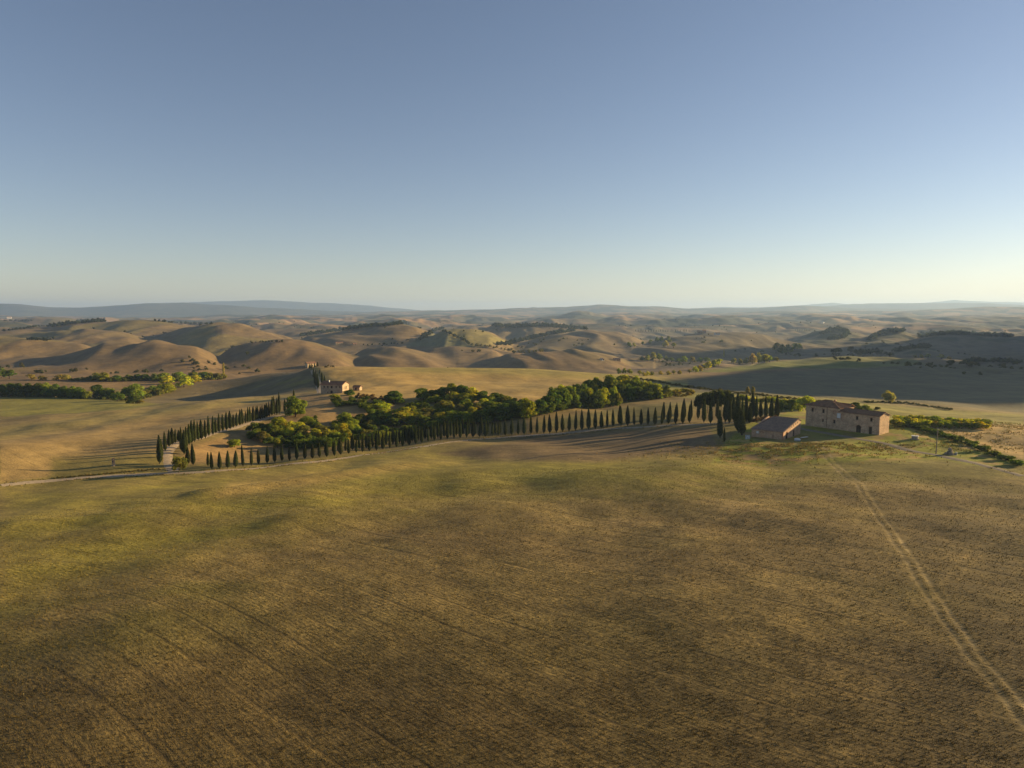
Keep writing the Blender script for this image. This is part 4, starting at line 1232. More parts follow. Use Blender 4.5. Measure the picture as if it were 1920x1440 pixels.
# --- house on the hilltop
q = hit(577, 690) or at(577, 690, 690)
h3 = empty('hilltop_house', (q[0], q[1], ground(q[0], q[1]) + 1.6), math.radians(42))
tag(h3, 'low cream house with orange tiled roof on the hilltop', 'house')
walls(h3, 12.5, 8.0, 4.6, [('window', 4.0, 5.0, 1.9, 3.3), ('door', 6.6, 8.0, 0.05, 2.4), ('window', 9.6, 10.6, 1.9, 3.3)], 'plaster_cream', right=[('window', 2.2, 3.2, 1.9, 3.3)], gable=[(0, 4.6), (4, 6.2), (8, 4.6)], base=-2.0)
gable_roof(h3, 12.5, 8.0, 4.6, 6.2, 'roof_tiles_orange', ov=0.7)
# ------------------------------------------------------------------ cypresses
def cypress(px, top, base, i, label, group, Y=None, h=None, wide=1.0):
    """foot where the base pixel meets the ground; height from the top pixel"""
    if Y is None:
        f = hit(px, base, 200.0, 1200.0)
        x, y = f[0], f[1]
    else:
        x, y = ray(px, base)[0] * Y, Y
    z = ground(x, y)
    if h is None: h = max(at(px, top, y)[2] - z, 2.5)
    w = 1.08 * wide * (8.5 / h) ** 0.45
    o = plant('cypress_tree', CYP[i % 6], x, y, h * random.uniform(0.88, 1.09), w * random.uniform(0.92, 1.4), CYPC, label, 'cypress', group, jitter=0.3)
    o.rotation_euler = (random.uniform(-0.03, 0.03), random.uniform(-0.03, 0.03), o.rotation_euler.z)
    return o
# front row beside the road, left to right: column, top, foot
ROW = [(390,846,874),(397,847,880),(412,842,879),(427,844,878),(442,845,876),(456,837,875),(471.6,836,873),(485,839,871),(501,836,869),(515,837,867),(529,835,865),(543,836,864),(556.6,832,862),
       (571.6,829,861),(586,829,860),(599,830,858),(613,827,857),(627,825,855),(639,823,853),(654,822,851),(668,819,849),(680,811,848),(693,814,846),(706,810,845),(718,811,843),(731,806,841),(743.6,806,839),
       (755,803,837),(767,801,835),(779.5,799,833),(791,797,831),(803,796,829),(815,792,827),(827,790,825),(839,788,824),(851,786,823),(863,790,822),(875,786,821),(887,786,820),(899,797,819.5),(910,790,819),(923,790,818),
       (934.5,790,817.5),(947.5,788,817),(959.5,783,816),(971.6,783,815.5),(983,782,815),(995.5,781,814.5),(1007,778,813.5),(1019.7,780,813),(1031,773,812.5),(1043.6,773,811),(1055,774.5,809.5),(1067,773,809),(1079,765,808),
       (1091,763.5,807),(1103.6,762,805.5),(1115.8,771,804.5),(1127.8,770,803),(1138.5,765,801.5),(1149.7,765,800),(1164.5,760,799.5),(1176.6,759,798.5),(1189,763.5,798),(1202,762,797),(1215,765,796.5),(1228,763.5,797),
       (1241,766.5,795.5),(1253,765,795),(1266.6,760,795),(1280,752,795),(1292.7,759,793)]
for k, (px, t, b_) in enumerate(ROW):
    cypress(px, t, b_, k, f'slim dark cypress of the front roadside row, {ordinal(k + 1)} from its left end', 'cypresses in the front roadside row')
# second row behind it, where two rows can be told apart
ROW2 = [(611,830,851),(625,826,849),(635,824,847.5),(648,818,846),(661,815,844),(674,812,842),(687,810,840.5),(699,808,839),(711,806,837),(724,803,835),(737,802,833),(749,800,831),(761,797,829.5),(773,795,828),(785,793,826),(797,790,824.5),(809,789,823),
        (821,786,821.5),(833,785,820),(845,783,818.5),(856,782,817),(868,782,816),(879,784,815.5),(891,786,815),(902.5,782,814.5),(914,784,814),(928.6,789,813.5),(938,785,813),
        (1161,755,795.5),(1243,749,790.5),(1256,752,788),(1269,752,786.5),(1282.5,750,786.5),(1296,747,786)]
for k, (px, t, b_) in enumerate(ROW2):
    cypress(px, t, b_, k + 2, f'cypress of the rear row behind the road, {ordinal(k + 1)} from the left', 'cypresses in the rear roadside row')
# the two rows of the drive on the left
far_row = [(299.7,814,870),(303.5,818,858),(310,805,846),(317.5,806,838),(323,803,834),(329,806,831),(335,803,828)]
for k, (px, t, b_) in enumerate(far_row):
    cypress(px, t, b_, k, f'tall cypress on the left side of the drive, {ordinal(k + 1)} from the road', 'cypresses along the left drive', wide=1.05)
near_row = [(362.5,833,872),(352,838,871),(346,806,852),(341,797,847),(349,795,842),(355,795,834),(360,790,831),(365,787,829),(372,786,826),(378,788,824),(385,786,822),(392,780,818),(399.5,781,816),(405,779,813),(411,776,811),(418,775,809),(425,775,807),
            (431.5,772,805),(437.5,775,802),(443.5,771,800),(450,769,798),(454.5,764,796),(461,767,794),(465,760,793),(469,759,792),(475,764,790.5),(480,761,789),(484,759,788),(488,759,787),(492.5,758,786),(496,757,784.5),(500.5,756,783),(505,754,781.5),
            (510,745,779.5),(514.5,745,778.5),(519,744,777.5),(524,736,776),(534,745,773),(541,744,771)]
for k, (px, t, b_) in enumerate(near_row):
    cypress(px, t, b_, k + 1, f'tall cypress on the right side of the left drive, {ordinal(k + 1)} from the road', 'cypresses along the left drive')
cypress(552, 729, 762, 2, 'pointed cypress rising behind the big round tree at the end of the drive', 'cypresses along the left drive')
# cluster between the pines and the barn
CL = [(1308.8,744,786,1.1),(1320,744,792,1.0),(1332,752,794,1.0),(1346,741,788,1.1),(1350,768,821,1.05),(1358,799,829,0.9),(1360,736,792,1.0),(1367.5,741,794,1.0),(1375.6,741,791,1.1),(1384,740,811,1.15),(1391,740,800,1.0),(1391.5,770,816,1.6),
      (1399,738,792,1.0),(1405.6,752,793,1.1),(1411,729,785,1.2),(1417.5,737,785,1.15),(1426,749,784,1.25),(1436,739,784,1.15),(1446,747,786,1.15),(1456,744,785,1.2)]
desc = ['in front of the left edge of the pines','half in front of the pines','shorter, standing right of the pines front','tall, behind the lone leaning pair','larger of the lone pair on the lawn edge','smaller of the lone pair on the lawn edge',
        'tall and straight right of the pines','just right of the tall straight one','third right of the pines','broad-footed, left of the barn','behind the broad-footed one','short and broad at the left barn corner',
        'slim, behind the barn left corner','short and slim behind the barn hedge','tallest of the cluster behind the barn','right beside the tallest behind the barn','shortest above the barn roof','tall pointed above the barn roof','slim above the middle of the barn roof','rightmost above the barn roof']
for k, ((px, t, b_, wd), ds) in enumerate(zip(CL, desc)):
    cypress(px, t, b_, k, f'dark farmyard cypress, {ds}', 'cypresses clustered left of the barn', wide=wd)
# the drive up to the hilltop house
up = [(580,681,690,672),(582.5,683,694,640),(585,686,699,600),(588,690,706,560),(592,694,712,530),(596,700,719,505),(590,680,688,690),(593,683,692,650),(596,687,697,610),(600,692,704,570),(604,698,711,535),(609,704,718,505)]
for k, (px, t, b_, Y) in enumerate(up):
    x = ray(px, b_)[0] * Y
    side = 'left' if k < 6 else 'right'
    n_ = (k % 6) + 1
    plant('cypress_tree', CYP[k % 6], x, Y, max(at(px, t, Y)[2] - ground(x, Y), 4.5), 1.5, CYPC, f'cypress on the {side} of the hilltop drive, {ordinal(n_)} from its top', 'cypress', 'cypresses on the hilltop drive')
# far-off rows on the skyline
k = 0
for i in range(22):
    px = 1192 + i * 4.7 + random.uniform(-1.4, 1.4)
    f = hit(px, 622)
    if not f: continue
    k += 1
    plant('cypress_tree', CYP_SMALL, f[0], f[1], f[1] * 4.6 / F_PX * random.uniform(0.8, 1.2), 1.3, CYPC, f'tiny far cypress in the row left of the red farm, {ordinal(k)} from the left', 'cypress', 'far cypress row left of the red farm')
for i in range(9):
    px = 1492 + i * 3.3
    f = hit(px, 620.5)
    if f: plant('cypress_tree', CYP_SMALL, f[0], f[1], f[1] * 4.2 / F_PX, 1.2, CYPC, f'tiny cypress in the short far row on the right, {ordinal(i + 1)} from the left', 'cypress', 'short far cypress row on the right')
# ------------------------------------------------------------------ broadleaved trees
counts = {}
def tree(px, top, Y, wpx, colour, place, group, base=None, tmpl=None, kind='leafy_tree', cat='tree', noun='tree'):
    if base is not None:
        f = hit(px, base, max(150.0, Y), 9000.0)
        x, y = f[0], f[1]
    else:
        x, y = ray(px, top)[0] * Y, Y
    z = ground(x, y)
    h = max(at(px, top, y)[2] - z, 1.2)
    wid = wpx * y / F_PX
    pool = BROAD if y < 620 else SMALL
    i = int(px * 3 + top) % len(pool)
    t = tmpl or pool[i]
    halfw = {0: .62, 1: .54, 2: .76, 3: .47, 4: .68, 5: .58}[i] if pool is BROAD else {0: .64, 1: .54, 2: .76, 3: .40}[i]
    if tmpl is not None: halfw = 0.6
    ws = min(max(1.28 * wid / (2 * halfw * h), 0.5), 2.4)
    key = (place,)
    counts[key] = counts.get(key, 0) + 1
    size = 'small' if h < 4.5 else ('tall' if h > 10 else 'round')
    if group is None: lab = place
    else: lab = f'{COLNAME[colour]} {noun}, {ordinal(counts[key])} from left {place}'
    return plant(kind, t, x, y, h, ws, colour, lab, cat, group)
FRONT = [(492,812,312,24,O_),(500,796,322,30,D_),(525,785,330,40,Y_),(550,791,330,36,Y_),(568,800,322,24,O_),(580,815,318,22,D_),(572,826,305,26,G_),(596,826,305,26,G_),(602,797,328,30,O_),(619,806,322,24,Y_),(610,820,312,22,G_),(641,797,330,30,Y_),
         (658,793,334,30,G_),(672,802,330,24,D_),(685,806,330,26,O_),(700,812,330,22,G_),(712,809,334,26,G_),(724,810,336,24,G_),(735,814,338,22,D_),(718,800,344,20,D_),(745,806,346,26,G_),(760,802,348,26,D_),(775,800,350,24,G_),(790,796,352,26,D_),
         (805,792,354,28,G_),(822,788,356,28,D_),(840,780,358,30,G_),(858,775,360,30,D_),(875,774,360,28,G_),(893,772,362,28,D_),(910,768,362,30,G_),(928,764,362,30,D_),(945,757,362,34,D_),(962,754,364,32,D_),(990,748,358,36,Y_),
         (484,806,318,24,G_),(512,800,322,28,G_),(538,803,322,28,Y_),(560,814,314,24,G_),(590,806,322,24,Y_),(555,828,304,20,D_),(585,830,303,20,G_),(630,813,316,24,G_),(650,808,322,22,Y_),(626,828,306,18,D_),(540,826,305,18,D_),(520,824,304,18,G_)]
for a in sorted(FRONT): tree(a[0], a[1] - 2.5, a[2], a[3] * 1.08, a[4], 'along the front edge of the ravine wood', 'trees of the ravine wood')
MID = [(578,783,352,30,G_),(590,792,348,24,D_),(646,775,358,26,G_),(632,790,350,26,D_),(660,784,352,26,G_),(693,790,356,20,O_),(705,785,360,22,D_),(675,778,362,26,D_),(700,768,366,32,G_),(722,768,366,30,Y_),(738,778,360,26,D_),(754,766,366,44,Y_),(772,780,362,26,G_),
       (770,764,374,28,G_),(799,775,368,24,L_),(785,770,372,24,G_),(807,764,376,32,O_),(826,775,368,28,Y_),(833,752,382,32,O_),(847,771,370,28,Y_),(863,759,376,26,O_),(876,752,380,28,G_),(894,759,374,22,O_),(905,750,380,28,Y_),(921,753,378,28,G_),(888,765,370,24,Y_),(938,758,374,26,G_),
       (1012,752,362,28,D_),(1026,744,366,30,D_),(1040,738,372,30,D_),(1056,733,378,32,D_),(1072,730,384,30,D_),(1088,730,388,30,D_),(1105,729,390,28,Y_),(1129,730,392,30,Y_),(1116,738,388,24,D_),(1150,727,396,16,G_),(1159,738,394,14,O_),(1145,740,394,22,D_)]
for a in sorted(MID): tree(a[0], a[1] - 2.5, a[2], a[3] * 1.08, a[4], 'in the middle of the ravine wood', 'trees of the ravine wood')
BACK = [(635,757,392,30,G_),(655,752,396,34,G_),(678,750,396,36,Y_),(693,760,384,26,G_),(716,757,386,34,Y_),(741,735,402,38,D_),(785,757,388,26,G_),(770,757,392,22,D_),(793,731,412,34,G_),(810,734,412,26,D_),(816,743,402,28,G_),(829,727,414,30,D_),(849,721,416,36,G_),(865,723,414,32,D_),
        (884,729,410,28,Y_),(872,740,400,30,G_),(850,736,402,30,Y_),(905,735,404,30,D_),(920,742,398,26,G_),(932,738,402,28,D_),(947,744,398,26,O_),(962,748,394,22,Y_),(975,751,384,22,D_),
        (1037,728,396,24,D_),(1051,724,402,26,Y_),(1071,726,402,28,G_),(1093,721,406,28,G_),(1080,723,408,22,D_),(1115,709,414,26,G_),(1104,716,412,26,D_),(1126,714,414,26,D_),(1145,707,418,36,G_),(1171,707,420,38,Y_),(1192,707,420,32,G_),(1160,720,410,30,D_),(1183,722,412,30,D_),(1207,716,416,26,Y_),
        (1221,718,416,26,G_),(1200,728,410,24,D_),(1232,723,412,22,Y_),(1216,730,408,22,D_),(1248,724,414,24,G_)]
for a in sorted(BACK): tree(a[0], a[1] - 2.5, a[2], a[3] * 1.08, a[4], 'along the back of the ravine wood', 'trees of the ravine wood')
# undergrowth that closes the gaps between them
r_u = random.Random(11)
und = []
for a in FRONT + MID + BACK:
    for q in range(2 if a[2] < 400 else 1):
        und.append((a[0] + r_u.uniform(-14, 14), a[2] + r_u.uniform(-6, 10), r_u.choice([D_, G_, D_, O_, G_, Y_]), r_u.uniform(2.6, 5.5)))
UNDER = [(ray(px, 780)[0] * Y, Y, h_, 1.15) for px, Y, c_, h_ in und]
# single trees that stand apart
tree(553, 742, 372, 42, G_, 'big round tree at the top end of the left drive', None)
tree(627, 739, 418, 32, Y_, 'rounded bright tree just below the gabled farmhouse', None)
tree(655, 730, 428, 24, D_, 'dark bush-like tree at the corner of the gabled farmhouse', None)
tree(439, 823, 300, 24, G_, 'leafy tree inside the bend of the left drive', None)
tree(336, 853, 0, 24, O_, 'wild bush where the left drive meets the road', None, base=886.5, tmpl=SHRUB[0], kind='wild_bush', cat='bush')
tree(1465, 751, 342, 12, D_, 'narrow dark round tree behind the barn', None)
tree(1486, 749, 342, 17, D_, 'larger dark round tree between barn and farmhouse', None)
tree(1475, 755, 345, 8, D_, 'small dark tree between the two round ones behind the barn', None)
tree(1512, 742, 352, 34, Y_, 'large yellow-green tree behind the left end of the long farmhouse', None)
tree(1497, 757, 346, 14, Y_, 'yellow-green bush left of the long farmhouse', None)
tree(1606, 755, 330, 26, D_, 'dark green tree behind the roof of the farmhouse wing', None)
tree(1625, 759, 335, 20, G_, 'mid green tree right of the dark one behind the wing', None)
tree(1645, 762, 340, 18, O_, 'low olive tree behind the right end of the wing', None)
tree(1667, 733, 470, 22, L_, 'lone pale sunlit tree before the dark hill', None)
tree(1412, 725, 470, 8, L_, 'pale tree behind the tallest farmyard cypress', None)
tree(1402, 725, 480, 8, L_, 'small pale conical tree left of the tallest farmyard cypress', None)
# umbrella pines in the grove
for k, (px, t, Y) in enumerate([(1310,736,330),(1322,732,336),(1333,730,330),(1343,728,338),(1353,728,331),(1364,729,337),(1371,733,330),(1328,733,345),(1349,731,347)]):
    x = ray(px, t)[0] * Y
    h = at(px, t, Y)[2] - ground(x, Y)
    plant('umbrella_pine', PINE[k % 2], x, Y, h, 0.95 * 5.2 / (0.8 * h) if h > 1 else 1, (0.045, 0.06, 0.022), f'umbrella pine in the grove left of the barn, {ordinal(k + 1)} crown from the left', 'pine', 'pines of the grove')
# yellow orchard row behind the cypresses
for k in range(24):
    px = 1376 + k * 6.1 + random.uniform(-1.5, 1.5)
    tree(px, 740 + random.uniform(-3, 3) + k * 0.5, 372, 14, random.choice([Y_, Y_, G_, L_]), 'in the orchard row behind the farmyard cypresses', 'orchard row behind the cypresses', tmpl=SHRUB[k % 3], noun='fruit tree')
# orchard to the right of the farmhouse
k = 0
for row, (yb, Y) in enumerate(((800, 303), (796, 312), (792.5, 322))):
    for i in range(17):
        px = 1676 + i * 10.4 + row * 3 + random.uniform(-2, 2)
        if px > 1868 - row * 6: continue
        tree(px, yb - 15 + i * 0.45 + random.uniform(-2, 2), 0, 17, random.choice([Y_, G_, G_, Y_, O_]), ['in the front orchard row by the farmhouse', 'in the middle orchard row by the farmhouse', 'in the back orchard row by the farmhouse'][row], 'orchard right of the farmhouse', base=yb + i * 0.25, tmpl=SHRUB[(i + row) % 3], noun='fruit tree')
# dark bushes along the lane on the right
for k, (px, b_, w) in enumerate([(1694,797,14),(1704.7,800,16),(1715,802,14),(1724.6,804,16),(1733,807,14),(1741,810,16),(1750,812.5,14),(1757,815,16),(1770,819,17),(1782,822.5,16),(1800,829,20),(1821,836,20),(1842,845,22),(1864,855,23),(1885,863,24),(1909,873,28)]):
    tree(px, b_ - 8.5 - (k > 9) * 2.5, 0, w * (1.5 if k < 10 else 1.1), D_, 'in the hedge line beside the hay field', 'clipped bushes in the hedge line', base=b_, tmpl=SHRUB[k % 3], kind='round_bush', cat='bush', noun='bush')
# valley on the left: front wood and back line
VA = [(5,720,743,18,D_),(20,719,743,18,D_),(37,718,743.5,20,D_),(55,718,744,20,D_),(72,717,744,20,D_),(88,718,744,18,G_),(102,720,745,18,D_),(118,724,745,18,D_),(135,724,746,18,G_),(150,726,747,18,D_),(163,731,748,14,G_),(185,722,746,22,D_),(203,727,747,20,G_),(220,734,752,18,D_),
      (240,726,747,18,G_),(256,720,748,24,G_),(250,741,763,24,D_),(262,749,761,14,L_),(290,722,738,20,G_),(312,718,736,24,Y_),(278,730,742,16,O_),(298,728,742,14,O_)]
for px, t, b_, w, c in sorted(VA): tree(px, t, 505, w * 1.3, c, 'in the front tree belt of the left valley', 'front tree belt of the left valley', base=b_)
VB = [(3,689,709,22,D_),(18,693,710,18,D_),(60,701,712,16,L_),(80,704,713,14,O_),(110,702,713,18,L_),(125,702,713,16,L_),(170,704,714,14,D_),(183,699,714,18,G_),(198,698,715,20,G_),(222,703,715,16,D_),(240,702,714,18,D_),(258,701,714,16,D_),(274,701,714,16,D_),(290,700,714,18,D_),(305,698,713,20,G_),
      (312,704,720,22,Y_),(330,702,716,20,D_),(336,697,712,20,G_),(345,705,726,26,Y_),(362,697,714,22,G_),(366,703,718,18,Y_),(380,697,711,20,D_),(395,699,712,20,G_),(408,699,712,16,O_),(418,700,711,14,O_)]
for px, t, b_, w, c in sorted(VB): tree(px, t, 0, w * 1.3, c, 'in the back tree line of the left valley', 'back tree line of the left valley', base=b_)
tree(419.5, 680, 0, 10, L_, 'slender poplar at the right end of the left valley trees', None, base=706, tmpl=POPLAR, kind='poplar_tree')
# valley on the right
VR = [(1160,690,701,10,G_),(1170,690,701,10,G_),(1181,691,701,11,G_),(1199,694,703,10,L_),(1207,697,705,10,L_),(1214,696,705,11,Y_),(1222,696,704,10,O_),(1239,695,703,9,L_),(1253,695,703,11,L_),(1263,694,702,8,O_),(1274,694,702,9,L_),(1293,692,700,8,L_),(1304,686,698,12,Y_),(1313,685,697,12,L_),(1326,678,692,20,Y_),(1337,674,688,14,G_),(1347,672,685,16,Y_)]
for px, t, b_, w, c in sorted(VR): tree(px, t, 0, w, c, 'in the lower tree line of the right valley', 'lower tree line of the right valley', base=b_)
VR2 = [(1204,668,677,12,D_),(1213,665,678,13,G_),(1225,660,678,14,L_),(1236,663,678,13,G_),(1249,667,678,9,O_),(1259,670,679,14,D_),(1271,671,679,12,D_),(1282,667,680,14,G_),(1299,668,680,14,O_),(1312,670,679,14,D_),(1326,670,678,16,D_),(1376,671,683,12,L_),(1388,672,682,10,O_),(1399,671,682,12,G_),(1411,663,682,16,L_),(1422,662,681,16,G_),(1434,663,680,18,L_),(1443,666,679,12,G_),(1455,669,677,14,O_)]
for px, t, b_, w, c in sorted(VR2): tree(px, t, 0, w, c, 'in the upper tree line of the right valley', 'upper tree line of the right valley', base=b_)
tree(1357, 656, 0, 6, L_, 'far slender poplar among the right valley trees', None, base=672, tmpl=POPLAR, kind='poplar_tree')
VR3 = [(1180,641,651,10,D_),(1189,642,650,8,G_),(1205,640,647,7,D_),(1219,636,645,8,D_),(1232,632,641,9,D_),(1240,630,640,8,D_),(1248,638,651,13,L_),(1254,630,642,10,D_),(1263,642,652,9,G_),(1455,642,662,16,L_),(1466,646,664,18,D_),(1478,646,662,18,D_),(1490,643,656,16,G_),(1500,644,655,12,G_)]
for px, t, b_, w, c in sorted(VR3): tree(px, t, 0, w, c, 'on the far clay slopes right of centre', 'far trees on the clay slopes right of centre', base=b_)
PR = [(1563,652,667,14),(1572,651,667,16),(1595,648,666,14),(1604,654,666,9),(1612,653,666,10),(1620,654,665.5,10),(1628,653,665,10),(1636,653,665,12),(1645,652,665,13),(1652,655,665,10),(1661,659,666,9),(1668,660,670,9),(1674,661,667,8)]
for k, (px, t, b_, w) in enumerate(PR):
    f = hit(px, b_)
    h = at(px, t, f[1])[2] - f[2]
    pine = k < 3
    plant('umbrella_pine' if pine else 'leafy_tree', PINE[k % 2] if pine else SMALL[k % 4], f[0], f[1], h, (w * f[1] / F_PX) / (0.8 * h) if pine else 1.0, (0.05, 0.06, 0.03), f'dark tree in the hilltop clump right of the valley, {ordinal(k + 1)} from the left', 'pine' if pine else 'tree', 'hilltop clump on the green knoll')
for k, (px, t, b_, w) in enumerate([(1716,665,671,8),(1728,664,671,9),(1740,663,672,12),(1765,664,673,16),(1780,668,674,10)]):
    tree(px, t, 0, w, L_, 'below the green knoll on the right', 'pale trees below the green knoll', base=b_)
# ------------------------------------------------------------------ far woods that read as one mass
def mass(name, label, spots, tmpl, colour, category='wood'):
    """crowns joined into one mesh; spots: (x, y, height, width scale)"""
    Vs, Fs, Ts, off = [], [], [], 0
    cache = {}
    r = np.random.default_rng(len(spots))
    for i, (x, y, h, w) in enumerate(spots):
        me = tmpl[i % len(tmpl)][0]
        if me not in cache:
            V = np.empty(len(me.vertices) * 3, np.float32); me.vertices.foreach_get('co', V)
            F = np.empty(len(me.polygons) * 3, np.int32); me.loops.foreach_get('vertex_index', F)
            T = np.empty(len(me.vertices) * 4, np.float32); me.color_attributes['tint'].data.foreach_get('color', T)
            cache[me] = (V.reshape(-1, 3), F.reshape(-1, 3), T.reshape(-1, 4)[:, :3])
        V, F, T = cache[me]
        a = r.uniform(0, 6.28)
        c, s = math.cos(a), math.sin(a)
        W = np.stack([(V[:, 0] * c - V[:, 1] * s) * h * w + x, (V[:, 0] * s + V[:, 1] * c) * h * w + y, (V[:, 2] - 0.08) * h + ground(x, y)], 1)
        Vs.append(W); Fs.append(F + off); off += len(V)
        Ts.append(T * r.uniform(0.75, 1.25))
    me = foliage_mesh(name, np.concatenate(Vs), np.concatenate(Fs), np.concatenate(Ts), 'leaves')
    o = link_mesh(name, me, None, colour)
    return tag(o, label, category, kind='stuff')
TINY = [(crown('crown', 700 + k, round_lobes(710 + k, 4, 0.55, 0.42, 0.55), 110, 0.12), None) for k in range(3)]
def belt(label, line, thick, hpx, spacing, colour=(0.045, 0.055, 0.026)):
    """trees along a line of pixels lying on the ground"""
    spots = []
    for (x0, y0), (x1, y1) in zip(line[:-1], line[1:]):
        n_ = max(int(math.hypot(x1 - x0, (y1 - y0) * 2) / spacing), 1)
        for i in range(n_):
            for k in range(thick):
                t = (i + random.random()) / n_
                f = hit(x0 + (x1 - x0) * t + random.uniform(-2, 2), y0 + (y1 - y0) * t - 1.0 * k)
                if f:
                    spots.append((f[0] + random.uniform(-4, 4), f[1] + random.uniform(0, 10), f[1] * hpx / F_PX * random.uniform(0.65, 1.25), random.uniform(0.8, 1.25)))
    if spots: mass('woodland', label, spots, TINY, colour)
mass('undergrowth', 'low thickets filling the ground under the ravine trees', UNDER, SHRUB, (0.10, 0.14, 0.028), 'undergrowth')
belt('long dark wood climbing the far clay hill left of centre', [(562, 632), (600, 626), (640, 621), (690, 614), (725, 612), (762, 608)], 2, 7, 3.0)
belt('dark copse on the far ridge at the left', [(96, 614), (130, 609), (160, 606), (195, 604)], 3, 6, 3.0)
belt('thin far hedge of trees at the left edge', [(0, 622), (40, 618), (70, 613), (100, 612)], 1, 5, 4.0)
belt('thin dark wood on the left skyline', [(5, 602), (60, 603)], 1, 3.5, 3.0)
belt('far tree strip on the ridge left of centre', [(290, 603), (330, 606), (360, 609), (400, 608)], 1, 5, 3.0)
belt('small tree group in the far left hollow', [(50, 638), (70, 639), (84, 639), (94, 638)], 2, 5, 4.0)
belt('dark wood edge over the bright green hill', [(785, 640), (800, 630), (815, 622), (830, 618)], 2, 7, 3.0)
belt('dark tree edge down the right of the green hill', [(830, 621), (850, 630), (870, 640), (885, 649)], 1, 6, 3.0)
belt('row of trees rising right of the green hill', [(932, 649), (960, 645), (1000, 636), (1030, 629), (1075, 622)], 2, 8, 3.0)
belt('dark woods on the ridge above the valley centre', [(925, 614), (960, 615), (990, 614), (1020, 613), (1060, 616), (1100, 619)], 3, 7, 3.0)
belt('sunlit scrub below the green hill', [(890, 650), (925, 653), (950, 658), (980, 662), (1020, 660)], 1, 6, 5.0, (0.14, 0.13, 0.05))
belt('wooded dome far off right of centre', [(1545, 628), (1560, 622), (1575, 620), (1590, 628), (1580, 636), (1560, 638)], 3, 8, 3.0)
belt('wooded slope on the far right ridge', [(1630, 640), (1650, 630), (1670, 625), (1695, 624)], 4, 8, 3.0)
belt('dark wood on the far right ridge top', [(1724, 634), (1750, 630), (1780, 628), (1830, 630), (1860, 632), (1900, 633)], 3, 8, 3.0)
belt('low wood in the fold above the green knoll', [(1678, 660), (1700, 656), (1725, 653), (1750, 654)], 3, 7, 3.0)
belt('hazy tree belt at the right edge', [(1815, 682), (1840, 680), (1870, 680), (1900, 682), (1918, 683)], 2, 9, 4.0)
belt('tiny trees along the far road left of centre', [(470, 644), (490, 643), (510, 643), (535, 642)], 1, 4, 5.0)
belt('tiny trees in the valley right of the far farm', [(680, 648), (700, 648), (730, 647), (760, 645)], 1, 4, 6.0)
belt('bushes around the hilltop house', [(600, 690), (612, 690), (625, 690)], 1, 5, 4.0, (0.12, 0.10, 0.05))
# low hedges
def hedge(label, line, wpx, hpx, colour, spacing=2.6):
    spots = []
    for (x0, y0), (x1, y1) in zip(line[:-1], line[1:]):
        n_ = max(int(math.hypot(x1 - x0, y1 - y0) / spacing), 1)
        for i in range(n_):
            t = (i + random.random()) / n_
            f = hit(x0 + (x1 - x0) * t, y0 + (y1 - y0) * t + random.uniform(-1, 1) * wpx, 180.0)
            if f: spots.append((f[0], f[1], max(f[1] * hpx / F_PX * random.uniform(0.6, 1.3), 0.5), random.uniform(1.0, 1.6)))
    o = mass('hedge', label, spots, TINY, colour, 'hedge')
hedge('long scrubby hedge between the green strip and the dark hill', [(1165, 707), (1220, 715), (1290, 727), (1360, 735), (1430, 743), (1500, 751), (1560, 758)], 0.8, 5, (0.10, 0.095, 0.045))
hedge('dark hedge behind the lone pale tree', [(1620, 755), (1660, 756), (1700, 757), (1740, 763), (1785, 769)], 0.8, 4.2, (0.07, 0.075, 0.03), 1.8)
hedge('rounded clipped hedge behind the barn', [(1408, 793), (1425, 789), (1440, 787), (1455, 787)], 1.0, 9, (0.10, 0.07, 0.05))
hedge('reddish scrub on the bank below the gabled farmhouse', [(665, 745), (690, 748), (715, 750), (735, 752)], 2.5, 7, (0.13, 0.095, 0.055))
hedge('low scrub along the edge of the ravine slope', [(1185, 745), (1215, 745), (1245, 743), (1275, 742), (1300, 742)], 2.5, 7, (0.13, 0.11, 0.035))
hedge('yellowing scrub behind the ravine wood', [(1255, 738), (1275, 736), (1300, 737)], 1.5, 9, (0.18, 0.16, 0.03))
hedge('thicket closing the foot of the front tree belt in the left valley', [(0, 743), (60, 744), (110, 745), (165, 748)], 1.0, 9, (0.09, 0.115, 0.03), 2.2)
hedge('thicket at the right end of the left valley belt', [(175, 747), (215, 750), (250, 752), (300, 740), (330, 732)], 1.5, 8, (0.12, 0.13, 0.035), 2.6)
hedge('thicket along the back tree line of the left valley', [(130, 714), (200, 715), (280, 714), (350, 714), (420, 711)], 1.0, 6.5, (0.11, 0.125, 0.035), 2.4)
hedge('low dark hedge threading the round bushes beside the hay field', [(1690, 798), (1740, 810), (1790, 825), (1850, 849), (1915, 874)], 0.8, 5, (0.075, 0.10, 0.03), 1.7)
hedge('weedy verge left of the drive entrance', [(100, 898), (180, 890), (250, 884), (300, 880)], 1.5, 2.5, (0.14, 0.12, 0.04))
# scattered scrub in the folds of the clay hills
r_s = np.random.default_rng(31)
sp = []
A_ = r_s.uniform(math.radians(-38), math.radians(38), 6000)
L_r = r_s.uniform(math.log(950), math.log(4500), 6000)
sx, sy = np.sin(A_) * np.exp(L_r), np.cos(A_) * np.exp(L_r)
dense = fbm(sx / 210, sy / 260, 171, 2) + 0.4 * fbm(sx / 60, sy / 60, 172, 2)
for x, y, q in zip(sx, sy, dense):
    if q > 0.30 and len(sp) < 620: sp.append((x, y, r_s.uniform(2.5, 7.5), r_s.uniform(0.8, 1.4)))
mass('scrub', 'scattered bushes and small trees in the folds of the clay hills', sp, TINY, (0.075, 0.08, 0.035), 'scrub')
